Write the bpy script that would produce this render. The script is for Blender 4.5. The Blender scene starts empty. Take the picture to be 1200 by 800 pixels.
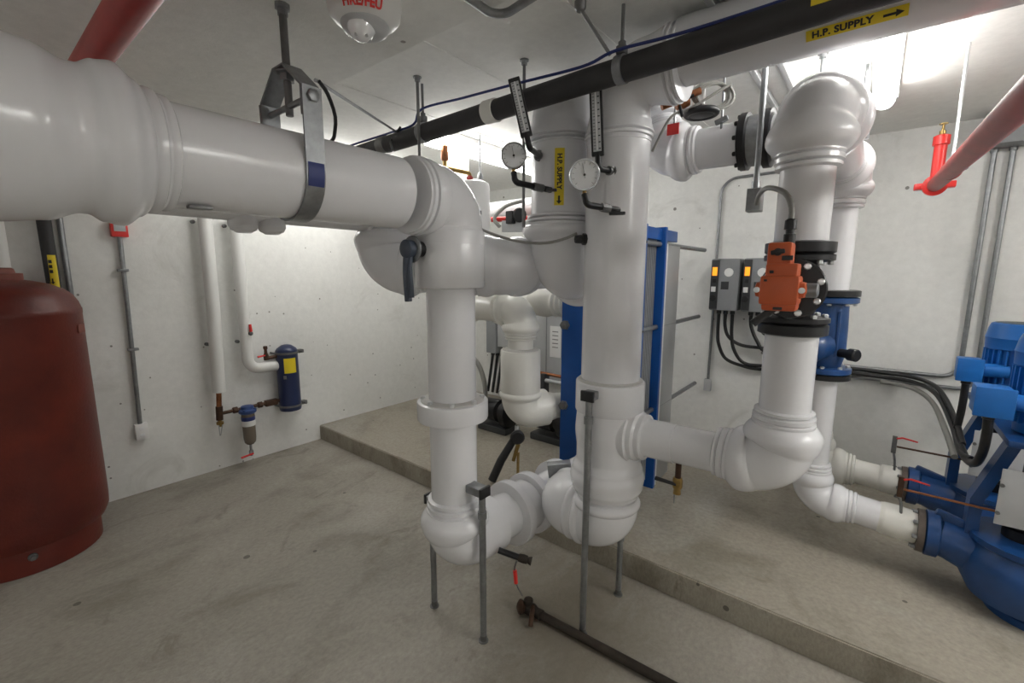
import bpy, bmesh, math, random
from mathutils import Vector as V, Matrix as Mx
random.seed(4)
SC = bpy.context.scene
COL = SC.collection
PI = math.pi

# ------------------------------------------------------------------ materials
def mat(name, col, rough=.5, metal=0., var=0., vscale=6., bump=0., bscale=40., emit=None, es=0., spec=None, trans=0., alpha=1., col2=None, coat=0.):
    m = bpy.data.materials.new(name); m.use_nodes = True
    nt = m.node_tree; b = nt.nodes['Principled BSDF']
    b.inputs['Base Color'].default_value = (*col, 1)
    b.inputs['Roughness'].default_value = rough
    b.inputs['Metallic'].default_value = metal
    if spec is not None: b.inputs['Specular IOR Level'].default_value = spec
    if trans: b.inputs['Transmission Weight'].default_value = trans
    if coat: b.inputs['Coat Weight'].default_value = coat; b.inputs['Coat Roughness'].default_value = .12
    if emit:
        b.inputs['Emission Color'].default_value = (*emit, 1); b.inputs['Emission Strength'].default_value = es
    tc = nt.nodes.new('ShaderNodeTexCoord')
    if var or col2:
        n = nt.nodes.new('ShaderNodeTexNoise'); n.inputs['Scale'].default_value = vscale; n.inputs['Detail'].default_value = 6
        n.inputs['Roughness'].default_value = .6
        nt.links.new(tc.outputs['Object'], n.inputs['Vector'])
        r = nt.nodes.new('ShaderNodeValToRGB')
        r.color_ramp.elements[0].position = .32; r.color_ramp.elements[1].position = .68
        c2 = col2 or tuple(c * (1 - var) for c in col)
        r.color_ramp.elements[0].color = (*c2, 1); r.color_ramp.elements[1].color = (*col, 1)
        nt.links.new(n.outputs['Fac'], r.inputs['Fac']); nt.links.new(r.outputs['Color'], b.inputs['Base Color'])
    if bump:
        n2 = nt.nodes.new('ShaderNodeTexNoise'); n2.inputs['Scale'].default_value = bscale; n2.inputs['Detail'].default_value = 4
        nt.links.new(tc.outputs['Object'], n2.inputs['Vector'])
        bp = nt.nodes.new('ShaderNodeBump'); bp.inputs['Strength'].default_value = bump; bp.inputs['Distance'].default_value = .01
        nt.links.new(n2.outputs['Fac'], bp.inputs['Height']); nt.links.new(bp.outputs['Normal'], b.inputs['Normal'])
    return m

def concrete(name, base, dark, light, scale, pits=0., pitcol=(.08, .07, .06), rough=.75, stain=None, stretch=(1, 1, 1), bump=.25, patch_=None):
    """mottled concrete: large clouds, fine grain, small dark bug holes"""
    m = bpy.data.materials.new(name); m.use_nodes = True
    nt = m.node_tree; N = nt.nodes; L = nt.links; b = N['Principled BSDF']
    b.inputs['Roughness'].default_value = rough
    tc = N.new('ShaderNodeTexCoord'); mp = N.new('ShaderNodeMapping'); mp.inputs['Scale'].default_value = stretch
    L.new(tc.outputs['Object'], mp.inputs['Vector'])
    def noise(s, d=8, r=.6, dist=0):
        n = N.new('ShaderNodeTexNoise'); n.inputs['Scale'].default_value = s; n.inputs['Detail'].default_value = d
        n.inputs['Roughness'].default_value = r; n.inputs['Distortion'].default_value = dist
        L.new(mp.outputs['Vector'], n.inputs['Vector']); return n
    def ramp(src, a, ca, z, cz):
        r = N.new('ShaderNodeValToRGB'); e = r.color_ramp.elements
        e[0].position = a; e[1].position = z; e[0].color = (*ca, 1); e[1].color = (*cz, 1)
        L.new(src, r.inputs['Fac']); return r
    def mix(f, a, c, mode='MIX'):
        x = N.new('ShaderNodeMix'); x.data_type = 'RGBA'; x.blend_type = mode
        if isinstance(f, float): x.inputs['Factor'].default_value = f
        else: L.new(f, x.inputs['Factor'])
        for s, i in ((a, 6), (c, 7)):
            if isinstance(s, tuple): x.inputs[i].default_value = (*s, 1)
            else: L.new(s, x.inputs[i])
        return x.outputs[2]
    n1 = noise(scale, 8, .62, .4)
    r1 = ramp(n1.outputs['Fac'], .33, dark, .5, base)
    n1b = noise(scale * .55, 6, .55, .6)
    r1b = ramp(n1b.outputs['Fac'], .52, (0, 0, 0), .7, (1, 1, 1))
    c = mix(r1b.outputs['Color'], r1.outputs['Color'], light)
    n2 = noise(scale * 22, 5, .7)
    g_ = .76 if bump > .2 else .955
    r2 = ramp(n2.outputs['Fac'], .3, (g_, g_, g_), .7, (1.05, 1.05, 1.05))
    c = mix(1., c, r2.outputs['Color'], 'MULTIPLY')
    if stain:
        n3 = noise(scale * 1.7, 5, .7, 1.2)
        r3 = ramp(n3.outputs['Fac'], .60, (0, 0, 0), .74, (.75, .75, .75))
        c = mix(r3.outputs['Color'], c, stain)
    if pits:
        vo = N.new('ShaderNodeTexVoronoi'); vo.inputs['Scale'].default_value = 8
        L.new(tc.outputs['Object'], vo.inputs['Vector'])
        lt = N.new('ShaderNodeMath'); lt.operation = 'LESS_THAN'; L.new(vo.outputs['Distance'], lt.inputs[0])
        sx = N.new('ShaderNodeSeparateColor'); L.new(vo.outputs['Color'], sx.inputs[0])
        ra = N.new('ShaderNodeMapRange'); ra.inputs[1].default_value = 1 - pits; ra.inputs[2].default_value = 1
        ra.inputs[3].default_value = 0; ra.inputs[4].default_value = .15
        L.new(sx.outputs[0], ra.inputs[0]); L.new(ra.outputs[0], lt.inputs[1])
        mm = N.new('ShaderNodeMath'); mm.operation = 'MULTIPLY'; mm.inputs[1].default_value = .8; L.new(lt.outputs[0], mm.inputs[0])
        c = mix(mm.outputs[0], c, pitcol)
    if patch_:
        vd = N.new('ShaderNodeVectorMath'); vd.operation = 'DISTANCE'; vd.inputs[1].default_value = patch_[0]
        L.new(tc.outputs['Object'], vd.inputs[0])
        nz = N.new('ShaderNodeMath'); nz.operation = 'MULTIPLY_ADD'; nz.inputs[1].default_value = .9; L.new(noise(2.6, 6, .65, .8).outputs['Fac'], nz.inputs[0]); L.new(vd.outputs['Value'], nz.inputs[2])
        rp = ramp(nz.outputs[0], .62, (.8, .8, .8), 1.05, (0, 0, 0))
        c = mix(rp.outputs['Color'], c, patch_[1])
    L.new(c, b.inputs['Base Color'])
    bp = N.new('ShaderNodeBump'); bp.inputs['Strength'].default_value = bump; bp.inputs['Distance'].default_value = .012
    L.new(n2.outputs['Fac'], bp.inputs['Height']); L.new(bp.outputs['Normal'], b.inputs['Normal'])
    return m

M = {}
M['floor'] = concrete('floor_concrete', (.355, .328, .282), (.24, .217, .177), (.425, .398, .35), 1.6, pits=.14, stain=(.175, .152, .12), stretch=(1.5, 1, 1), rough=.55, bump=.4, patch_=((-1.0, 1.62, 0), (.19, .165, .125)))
M['pad'] = concrete('pad_concrete', (.375, .34, .28), (.26, .235, .185), (.42, .40, .35), 1.9, pits=.10, stain=(.19, .165, .125), rough=.62, bump=.4)
M['kerb'] = concrete('kerb_face_concrete', (.39, .355, .29), (.26, .23, .18), (.45, .42, .35), 4.5, pits=.35, stain=(.15, .125, .09), rough=.75, bump=.5, stretch=(1, 1, .45))
M['wall'] = concrete('painted_wall', (.77, .77, .745), (.70, .70, .675), (.82, .82, .80), .9, pits=.5, pitcol=(.13, .12, .105), stain=(.60, .595, .56), rough=.6, bump=.15)
M['ceil'] = concrete('painted_ceiling', (.87, .87, .84), (.82, .82, .79), (.90, .90, .87), 1.0, pits=.05, pitcol=(.25, .22, .19), rough=.75, bump=.12)
M['pvc'] = mat('white_pvc_jacket', (.80, .80, .82), .26, var=.06, vscale=3, coat=.15)
M['pvc2'] = mat('cream_pvc_jacket', (.79, .78, .73), .28, var=.08, vscale=4, coat=.2)
M['foam'] = mat('white_wall_insulation', (.76, .76, .74), .5, var=.05)
M['seal'] = mat('sealant_grey', (.55, .54, .52), .6)
M['steel'] = mat('galvanised_steel', (.33, .34, .35), .40, .85, var=.25, vscale=30)
M['steeld'] = mat('dull_steel', (.22, .22, .22), .5, .7, var=.3, vscale=20)
M['chrome'] = mat('chrome', (.42, .43, .44), .28, .9)
M['black'] = mat('black_rubber', (.018, .018, .02), .42, var=.3)
M['iron'] = mat('black_iron', (.022, .022, .024), .35, .3, var=.3, vscale=15)
M['blkpipe'] = mat('black_pipe_foam', (.035, .034, .036), .55, var=.3, vscale=8, bump=.2)
M['bolt'] = mat('zinc_bolt', (.7, .71, .72), .3, .8)
M['orange'] = mat('orange_actuator_plastic', (.62, .115, .03), .42, var=.1, vscale=12)
M['blue'] = mat('blue_enamel', (.0, .075, .33), .38, var=.2, vscale=7)
M['bluep'] = mat('pump_blue_enamel', (.012, .07, .24), .35, var=.35, vscale=6, coat=.2)
M['bluem'] = mat('motor_blue_enamel', (.012, .15, .50), .38, var=.15, vscale=8)
M['blued'] = mat('navy_canister', (.012, .022, .075), .35)
M['bluec'] = mat('filter_cap_blue', (.03, .07, .22), .4)
M['red'] = mat('red_pipe_paint', (.40, .03, .027), .42, var=.25, vscale=9)
M['redb'] = mat('bright_red_paint', (.72, .03, .025), .35)
M['tank'] = mat('red_oxide_tank', (.155, .019, .009), .4, col2=(.085, .010, .006), vscale=3.5, bump=.15, bscale=60)
M['tankd'] = mat('tank_dusty_top', (.24, .07, .05), .6, col2=(.17, .045, .03), vscale=6)
M['yellow'] = mat('yellow_label', (.78, .60, .02), .45)
M['ink'] = mat('black_ink', (.012, .012, .012), .5)
M['white'] = mat('white_plastic', (.82, .82, .81), .35)
M['dial'] = mat('gauge_dial', (.80, .81, .82), .4)
M['grey'] = mat('grey_enamel', (.28, .29, .30), .45, var=.1)
M['greyl'] = mat('light_grey_enamel', (.48, .49, .50), .45, var=.08)
M['dark'] = mat('charcoal_plastic', (.04, .042, .045), .45)
M['screen'] = mat('orange_display', (.9, .32, .02), .4, emit=(1, .30, .02), es=.3)
M['brass'] = mat('brass', (.42, .28, .10), .35, .9, var=.35, vscale=25)
M['copper'] = mat('copper_pipe', (.42, .17, .08), .35, .9, var=.4, vscale=20)
M['copperd'] = mat('tarnished_copper', (.10, .055, .035), .5, .6, var=.4, vscale=20)
M['rust'] = mat('rusty_pipe', (.055, .042, .032), .7, .3, var=.5, vscale=12)
M['gasket'] = mat('rust_flange', (.16, .13, .11), .65, .3, var=.5, vscale=18)
M['cable'] = mat('cable_black', (.012, .012, .013), .35)
M['cableg'] = mat('cable_grey', (.27, .265, .245), .5)
M['cableb'] = mat('cable_blue', (.015, .03, .16), .45)
M['bowl'] = mat('smoked_bowl', (.17, .14, .11), .15, coat=.5)
M['paper'] = mat('paper_sheet', (.80, .80, .79), .7)
M['tube'] = mat('lamp_lens', (.9, .9, .9), .4, emit=(1, .985, .95), es=5.0)
M['tubeb'] = mat('added_lamp_tube', (.9, .9, .9), .4, emit=(1, .985, .95), es=3.4)  # tubes of the strip lamps added behind the viewer
M['tubec'] = mat('added_lamp_lens', (.9, .9, .9), .4, emit=(1, .985, .95), es=23.)  # strong emission for the fill lamp added out of view at right
M['handle'] = mat('blue_grey_lever', (.055, .07, .10), .4)
M['alu'] = mat('aluminium_sheet', (.50, .51, .52), .42, .6, var=.2, vscale=2.5)
M['glass'] = mat('clear_lens', (.85, .86, .88), .08, spec=.8, coat=.6)

# ------------------------------------------------------------------ mesh helpers
def frame(t):
    t = t.normalized()
    u = V((0, 0, 1)) if abs(t.z) < .95 else V((1, 0, 0))
    a = t.cross(u).normalized(); b = t.cross(a).normalized()
    return a, b

def tube(bm, pts, r, seg=20, cap=True):
    pts = [V(p) for p in pts]; n = len(pts)
    rs = r if isinstance(r, (list, tuple)) else [r] * n
    tg = []
    for i in range(n):
        t = pts[min(i + 1, n - 1)] - pts[max(i - 1, 0)]
        if t.length < 1e-9: t = tg[-1] if tg else V((0, 0, 1))
        tg.append(t.normalized())
    a, b = frame(tg[0]); rings = []
    for i in range(n):
        if i:
            q = tg[i - 1].rotation_difference(tg[i]); a = q @ a
            a = (a - tg[i] * a.dot(tg[i])).normalized(); b = tg[i].cross(a)
        else: b = tg[0].cross(a)
        rings.append([bm.verts.new(pts[i] + (a * math.cos(2 * PI * k / seg) + b * math.sin(2 * PI * k / seg)) * rs[i]) for k in range(seg)])
    for i in range(n - 1):
        for k in range(seg):
            bm.faces.new((rings[i][k], rings[i][(k + 1) % seg], rings[i + 1][(k + 1) % seg], rings[i + 1][k]))
    if cap:
        bm.faces.new(rings[0][::-1]); bm.faces.new(rings[-1])
    return bm

def lathe(bm, o, ax, prof, seg=32):
    """prof: list of (height along ax, radius)"""
    o = V(o); ax = V(ax).normalized()
    tube(bm, [o + ax * h for h, _ in prof], [max(r, 1e-4) for _, r in prof], seg) if False else None
    a, b = frame(ax); b = ax.cross(a); rings = []
    for h, r in prof:
        r = max(r, 1e-4)
        rings.append([bm.verts.new(o + ax * h + (a * math.cos(2 * PI * k / seg) + b * math.sin(2 * PI * k / seg)) * r) for k in range(seg)])
    for i in range(len(prof) - 1):
        for k in range(seg):
            bm.faces.new((rings[i][k], rings[i][(k + 1) % seg], rings[i + 1][(k + 1) % seg], rings[i + 1][k]))
    bm.faces.new(rings[0][::-1]); bm.faces.new(rings[-1])
    return bm

def box(bm, lo, hi, bev=.0, mx=None, seg=2):
    lo = V(lo); hi = V(hi); c = (lo + hi) / 2; s = hi - lo
    t = bmesh.new()
    bmesh.ops.create_cube(t, size=1)
    for v in t.verts: v.co = V((v.co.x * s.x, v.co.y * s.y, v.co.z * s.z))
    if bev: bmesh.ops.bevel(t, geom=t.edges[:], offset=min(bev, min(s) * .45), segments=seg, affect='EDGES', profile=.6)
    mp = {}
    for v in t.verts:
        co = v.co + c
        if mx: co = mx @ co
        mp[v] = bm.verts.new(co)
    for f in t.faces: bm.faces.new([mp[v] for v in f.verts])
    t.free(); return bm

def obox(bm, c, size, ux, uy=None, bev=0.):
    """box centred at c whose local x axis is ux and y axis near uy"""
    ux = V(ux).normalized(); uy = V(uy) if uy else V((0, 0, 1))
    uz = ux.cross(uy).normalized(); uy = uz.cross(ux).normalized()
    m = Mx((ux, uy, uz)).transposed().to_4x4(); m.translation = V(c)
    s = V(size) / 2
    return box(bm, -s, s, bev, m)

def fillet(pts, R, n=10):
    pts = [V(p) for p in pts]; out = [pts[0]]
    for i in range(1, len(pts) - 1):
        p = pts[i]; a = (pts[i - 1] - p); b = (pts[i + 1] - p)
        la, lb = a.length, b.length; a.normalize(); b.normalize()
        ang = a.angle(b)
        if ang > PI - .02: out.append(p); continue
        d = min(R / math.tan(ang / 2), la * .49, lb * .49); rr = d * math.tan(ang / 2)
        c = p + (a + b).normalized() * (rr / math.sin(ang / 2))
        s = p + a * d - c; e = p + b * d - c
        w = s.angle(e); axn = s.cross(e).normalized()
        for k in range(n + 1): out.append(c + Mx.Rotation(w * k / n, 3, axn) @ s)
    out.append(pts[-1]); return out

def resample(path, step):
    path = [V(p) for p in path]; out = [path[0]]; L = 0
    seglen = [(path[i + 1] - path[i]).length for i in range(len(path) - 1)]
    tot = sum(seglen); n = max(2, int(tot / step)); cum = [0]
    for s in seglen: cum.append(cum[-1] + s)
    j = 0; out = []; ss = []
    for i in range(n + 1):
        s = tot * i / n
        while j < len(seglen) - 1 and cum[j + 1] < s: j += 1
        f = (s - cum[j]) / max(seglen[j], 1e-9)
        out.append(path[j].lerp(path[j + 1], min(max(f, 0), 1))); ss.append(s)
    return out, ss, tot

def smooth(points, it=3, step=.02):
    """soft hanging curve through points (Catmull-Rom)"""
    p = [V(q) for q in points]; p = [2 * p[0] - p[1]] + p + [2 * p[-1] - p[-2]]; out = []
    for i in range(1, len(p) - 2):
        n = max(3, int((p[i + 1] - p[i]).length / step))
        for k in range(n):
            t = k / n
            out.append(.5 * ((2 * p[i]) + (p[i + 1] - p[i - 1]) * t + (2 * p[i - 1] - 5 * p[i] + 4 * p[i + 1] - p[i + 2]) * t * t + (-p[i - 1] + 3 * p[i] - 3 * p[i + 1] + p[i + 2]) * t ** 3))
    out.append(p[-2]); return out

def obj(name, bm, m, parent=None, ang=38, label=None):
    bmesh.ops.recalc_face_normals(bm, faces=bm.faces[:])
    me = bpy.data.meshes.new(name); bm.to_mesh(me); bm.free()
    me.materials.append(M[m] if isinstance(m, str) else m)
    for p in me.polygons: p.use_smooth = True
    me.set_sharp_from_angle(angle=math.radians(ang))
    o = bpy.data.objects.new(name, me); COL.objects.link(o)
    if parent is not None:
        r = parent; off = V((0, 0, 0))
        while r is not None: off = off + V(r.location); r = r.parent
        me.transform(Mx.Translation(-off)); o.parent = parent
    if label: o['label'] = label
    return o

def islands(name, bm, m, parent):
    """each loose piece of the mesh becomes a part of its own"""
    bm.verts.ensure_lookup_table(); seen = set(); out = []
    for v in bm.verts:
        if v in seen: continue
        st = [v]; seen.add(v); grp = []
        while st:
            q = st.pop(); grp.append(q)
            for e in q.link_edges:
                w = e.other_vert(q)
                if w not in seen: seen.add(w); st.append(w)
        nb = bmesh.new(); mp = {q: nb.verts.new(q.co) for q in grp}; fs = {f for q in grp for f in q.link_faces}
        for f in fs: nb.faces.new([mp[q] for q in f.verts])
        out.append(obj(name, nb, m, parent))
    bm.free(); return out
def B(): return bmesh.new()
def thing(name, label, cat, loc=(0, 0, 0), group=None):
    o = bpy.data.objects.new(name, None); COL.objects.link(o); o.location = loc
    o.empty_display_size = .05
    o['label'] = label; o['category'] = cat
    if group: o['group'] = group
    return o
def tag(o, label, cat, group=None):
    """a thing of one mesh: origin moved to its base"""
    me = o.data; vs = [v.co for v in me.vertices]
    c = V(((min(v.x for v in vs) + max(v.x for v in vs)) / 2, (min(v.y for v in vs) + max(v.y for v in vs)) / 2, min(v.z for v in vs)))
    me.transform(Mx.Translation(-c)); o.location = c
    o['label'] = label; o['category'] = cat
    if group: o['group'] = group
    return o
def struct(name, bm, m):
    o = obj(name, bm, m, ang=30); o['kind'] = 'structure'; return o
def cyl(bm, a, b, r, seg=20): return tube(bm, [a, b], r, seg)

# ---- insulated pipe fittings
def straight(parent, a, b, r, m='pvc', name='pipe_jacket', seg=40):
    return obj(name, tube(B(), [a, b], r, seg), m, parent)

def elbow(parent, corner, din, dout, r, R, m='pvc', s=None, body=1.26, bulge=1.42, k=None, ends=(1, 1), name='elbow_cover', seg=44, roll=.085):
    """moulded elbow cover: stepped collars, swollen shoulders, smooth bend.  din = travel direction into the corner"""
    c = V(corner); din = V(din).normalized(); dout = V(dout).normalized()
    k = k or r / .1
    th = din.angle(dout); d = R * math.tan(th / 2)
    s = .10 * k if s is None else s
    path = fillet([c - din * (d + s), c, c + dout * (d + s)], R, 24)
    pts, ss, tot = resample(path, .0045)
    def f(u, on):
        if not on: return r * body
        u = u / k
        if u < .004: return r * 1.0
        if u < .020: return r * 1.15
        if u < .024: return r * 1.06
        if u < .044: return r * 1.20
        if u < .050: return r * 1.12
        if u < .060: return r * 1.22
        t = (u - .060) / roll
        if t < 1:
            lo = 1.2 + (body - 1.2) * t
            return r * (lo + (bulge - (1.2 + body) / 2) * math.sin(PI * t) ** .75)
        return r * body
    rs = []
    for x in ss:
        a, b2 = f(x, ends[0]), f(tot - x, ends[1])
        rs.append(a if x < tot / 2 else b2)
    return obj(name, tube(B(), pts, rs, seg), m, parent, ang=30)

def bellied(parent, a, b, feats, m='pvc', name='fitting_cover', seg=44):
    """straight cover whose radius follows (distance, radius) steps, eased"""
    a = V(a); b = V(b); L = (b - a).length; n = int(L / .005)
    pts = [a.lerp(b, i / n) for i in range(n + 1)]; rs = []
    for i in range(n + 1):
        s = L * i / n
        for j in range(len(feats) - 1):
            if feats[j][0] <= s <= feats[j + 1][0] + 1e-6:
                t = (s - feats[j][0]) / max(feats[j + 1][0] - feats[j][0], 1e-6); t = t * t * (3 - 2 * t)
                rs.append(feats[j][1] * (1 - t) + feats[j + 1][1] * t); break
        else: rs.append(feats[-1][1])
    return obj(name, tube(B(), pts, rs, seg), m, parent, ang=30)

def collar(parent, a, b, r, m='pvc', name='flange_cover', bev=.006, lid=None):
    a = V(a); b = V(b); L = (b - a).length
    o = obj(name, lathe(B(), a, b - a, [(0, r - bev), (bev * .3, r - bev * .3), (bev, r), (L - bev, r), (L - bev * .3, r - bev * .3), (L, r - bev)], 44), m, parent, ang=25)
    if lid:
        obj('sealant_ring', lathe(B(), b, b - a, [(-.002, lid), (.006, lid * .98), (.01, lid * .9)], 36), 'seal', o)
    return o

def bolts(bm, c, ax, rad, n, r=.012, h=.012, ph=0, seg=8):
    a, b = frame(V(ax)); ax = V(ax).normalized()
    for i in range(n):
        t = ph + 2 * PI * i / n; p = V(c) + (a * math.cos(t) + b * math.sin(t)) * rad
        lathe(bm, p, ax, [(0, r), (h * .8, r), (h, r * .7)], seg)

def text_mesh(body, size, fn, m, name, parent, spacing=1.0):
    """letters as a thin mesh; fn maps (u, v) of the line, centred, to a point"""
    cu = bpy.data.curves.new(name, 'FONT'); cu.body = body; cu.size = size; cu.space_character = spacing
    cu.align_x = 'CENTER'; cu.align_y = 'CENTER'; cu.resolution_u = 3; cu.offset = size * .045
    to = bpy.data.objects.new(name, cu); COL.objects.link(to)
    dg = bpy.context.evaluated_depsgraph_get(); dg.update()
    me = bpy.data.meshes.new_from_object(to.evaluated_get(dg))
    bpy.data.objects.remove(to); bpy.data.curves.remove(cu)
    me.name = name; me.materials.clear(); me.materials.append(M[m])
    off = V((0, 0, 0)); r = parent
    while r is not None: off = off + V(r.location); r = r.parent
    for v in me.vertices: v.co = fn(v.co.x, v.co.y) - off
    o = bpy.data.objects.new(name, me); COL.objects.link(o); o.parent = parent
    return o

def patch(fn, w, h, nx=8, ny=8):
    bm = B(); g = [[bm.verts.new(fn(w * (i / nx - .5), h * (j / ny - .5))) for i in range(nx + 1)] for j in range(ny + 1)]
    for j in range(ny):
        for i in range(nx): bm.faces.new((g[j][i], g[j][i + 1], g[j + 1][i + 1], g[j + 1][i]))
    return bm

# ------------------------------------------------------------------ setting
XL, YB, ZC, ZS, ZP = -4.04, 3.93, 2.5, 2.33, .14
YC, YS = 2.075, 1.045          # kerb line, soffit edge
XR, YF = 3.2, -2.4
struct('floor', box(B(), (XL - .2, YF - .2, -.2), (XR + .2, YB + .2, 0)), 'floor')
struct('floor_pad', box(B(), (XL, YC, 0), (XR, YB, ZP), .006), 'pad')
struct('trim_4', box(B(), (XL, YC - .006, .001), (XR, YC + .004, ZP - .006), .002), 'kerb')
struct('wall_left', box(B(), (XL - .2, YF - .2, 0), (XL, YB + .2, ZC + .2)), 'wall')
struct('wall_back', box(B(), (XL, YB, 0), (XR + .2, YB + .2, ZC + .2)), 'wall')
struct('wall_right', box(B(), (XR, YF, 0), (XR + .2, YB, ZC + .2)), 'wall')
struct('wall_front', box(B(), (XL, YF - .2, 0), (XR + .2, YF, ZC + .2)), 'wall')
struct('ceiling', box(B(), (XL - .2, YF - .2, ZC), (XR + .2, YB + .2, ZC + .2)), 'ceil')
struct('ceiling_soffit', box(B(), (XL, YF, ZS), (XR, YS, ZC), .008), 'ceil')
for i, x in enumerate((-1.478, -2.115, -.9)):
    struct('trim_%d' % (i + 1), box(B(), (x - .006, YS, ZC - .003), (x + .006, YB, ZC), .001), 'ceil')

# ------------------------------------------------------------------ lamps
def lamp(x, y0, y1, z, label, along='y', w=.10, lens='tube'):
    t = thing('fluorescent_lamp', label, 'ceiling light', (x, y0, z), 'fluorescent ceiling lamps')
    def P(a, b, c): return (x + a, y0 + b, z + c) if along == 'y' else (x + b, y0 + a, z + c)
    L = y1 - y0
    bm = B(); lo = V(P(-w / 2, 0, .06)); hi = V(P(w / 2, L, .09))
    box(bm, lo, hi, .004); obj('housing', bm, 'white', t)
    n = 8; pr = []
    bm = B(); rings = []
    for yy in (0.0, .03, L - .03, L):
        e = .55 if yy in (0.0, L) else 1
        rings.append([bm.verts.new(P(-w * .44 * math.cos(PI * k / n) * (.8 if e < 1 else 1), yy, .06 - .085 * math.sin(PI * k / n) ** .5 * e)) for k in range(n + 1)])
    for a in range(3):
        for k in range(n): bm.faces.new((rings[a][k], rings[a][k + 1], rings[a + 1][k + 1], rings[a + 1][k]))
    bm.faces.new(rings[0]); bm.faces.new(rings[-1][::-1])
    obj('lens', bm, lens, t)
    for yy in (0, L):
        bm = B(); lo = V(P(-w / 2, yy - .006, .03)); hi = V(P(w / 2, yy + .006, .09))
        box(bm, [min(a, b) for a, b in zip(lo, hi)], [max(a, b) for a, b in zip(lo, hi)], .002); obj('end_cap', bm, 'white', t)
    return t
lamp(-.045, 1.78, 2.98, 2.41, 'white fluorescent lamp on the ceiling above the blue pumps, partly behind the big supply pipe')
lamp(-2.27, 1.95, 3.15, 2.41, 'fluorescent ceiling lamp at far left, behind the long black pipe')
lamp(2.0, 1.2, 2.4, 2.41, 'fluorescent lamp added as fill on the ceiling, out of view at right', lens='tubec')  # unseen lamp, added as strong fill from the right
lamp(-3.3, 1.35, 2.55, 2.41, 'fluorescent ceiling lamp added to light the left wall, hidden above the big header pipe')  # unseen lamp, added to brighten the left wall
def added_pendant(x0, x1, y, z, label):  # unseen strips added behind the viewer, hung low to throw light on the soffit
    t = thing('added_strip_lamp', label, 'ceiling light', ((x0 + x1) / 2, y, z), 'added strip lamps behind the viewer')
    obj('batten', box(B(), (x0, y - .03, z), (x1, y + .03, z + .04), .004), 'white', t)
    for s in (-1, 1):
        obj('tube', tube(B(), [(x0 + .03, y + .05 * s, z + .005), (x1 - .03, y + .05 * s, z + .005)], .016, 14), 'tubeb', t)
        for xx in (x0, x1 - .03): obj('socket', box(B(), (xx, y + .05 * s - .02, z - .012), (xx + .03, y + .05 * s + .02, z + .03), .003), 'white', t)
    for xx in (x0 + .2, x1 - .2): obj('suspension_rod', cyl(B(), (xx, y, z + .04), (xx, y, ZS), .005, 8), 'steel', t)
    return t
added_pendant(-.6, .6, -1.5, 1.75, 'bare strip lamp added behind the viewer to brighten the low ceiling')
added_pendant(-3.1, -1.9, -1.5, 1.75, 'bare strip lamp added behind the viewer to brighten the low ceiling, left one')
added_pendant(1.5, 2.7, -1.5, 1.75, 'bare strip lamp added behind the viewer to brighten the low ceiling, right one')

# ------------------------------------------------------------------ big white piping
X1, Y1 = -1.35, 1.28      # near riser
X2, Y2 = -.86, 1.76       # middle riser
X3, Y3 = -.20, 1.76      # right riser
X4, Y4 = -.158, 2.75      # rear riser
X5, Y5 = -1.16, 1.80      # left rear riser
ZM = 1.875

t = thing('insulated_header_pipe', 'thick white horizontal pipe at upper left held by the steel clevis hanger', 'pipe', (X1, .6, ZM))
rM = .121
straight(t, (X1, .27, ZM), (X1, 1.02, ZM), rM)
bellied(t, (X1, .36, ZM), (X1, -.45, ZM), [(0, .122), (.006, .131), (.018, .131), (.022, .127), (.03, .139), (.044, .140), (.048, .136), (.06, .148), (.095, .172), (.125, .166), (.152, .151), (.165, .151), (.22, .170), (.29, .178), (.81, .178)], name='fitting_cover')
elbow(t, (X1, Y1, ZM), (0, 1, 0), (0, 0, -1), .116, .15, s=.06, body=1.13, bulge=1.2, ends=(1, 1), k=.75)
obj('name_plate', box(B(), (X1 + .03, .38, ZM - .124), (X1 + .055, .43, ZM - .116), .002), 'steeld', t)

t = thing('butterfly_valve', 'white wrapped valve under the top elbow with a dark blue lever', 'valve', (X1, Y1, 1.54))
vb = collar(t, (X1, Y1, 1.535), (X1, Y1, 1.765), .141, name='valve_cover', bev=.012)
obj('stem_boss', lathe(B(), (X1 - .01, Y1 - .135, 1.685), (0, -1, 0), [(-.02, .03), (.03, .03), (.032, .022), (.06, .022)], 20), 'iron', t)
obj('notch_plate', lathe(B(), (X1 - .015, Y1 - .175, 1.685), (0, -1, 0), [(0, .050), (.006, .050), (.008, .046)], 24), 'steel', t)
bm = B()
tube(bm, smooth([(X1 - .018, Y1 - .19, 1.69), (X1 - .022, Y1 - .20, 1.65), (X1 - .02, Y1 - .205, 1.58), (X1 - .02, Y1 - .20, 1.49)]), .014, 12)
tube(bm, smooth([(X1 - .012, Y1 - .185, 1.68), (X1 - .006, Y1 - .20, 1.62), (X1 + .004, Y1 - .205, 1.54), (X1 + .006, Y1 - .205, 1.505)]), .010, 12)
lathe(bm, (X1 - .016, Y1 - .18, 1.685), (0, -1, 0), [(0, .034), (.03, .034), (.034, .028)], 20)
obj('lever', bm, 'handle', t)

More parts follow.
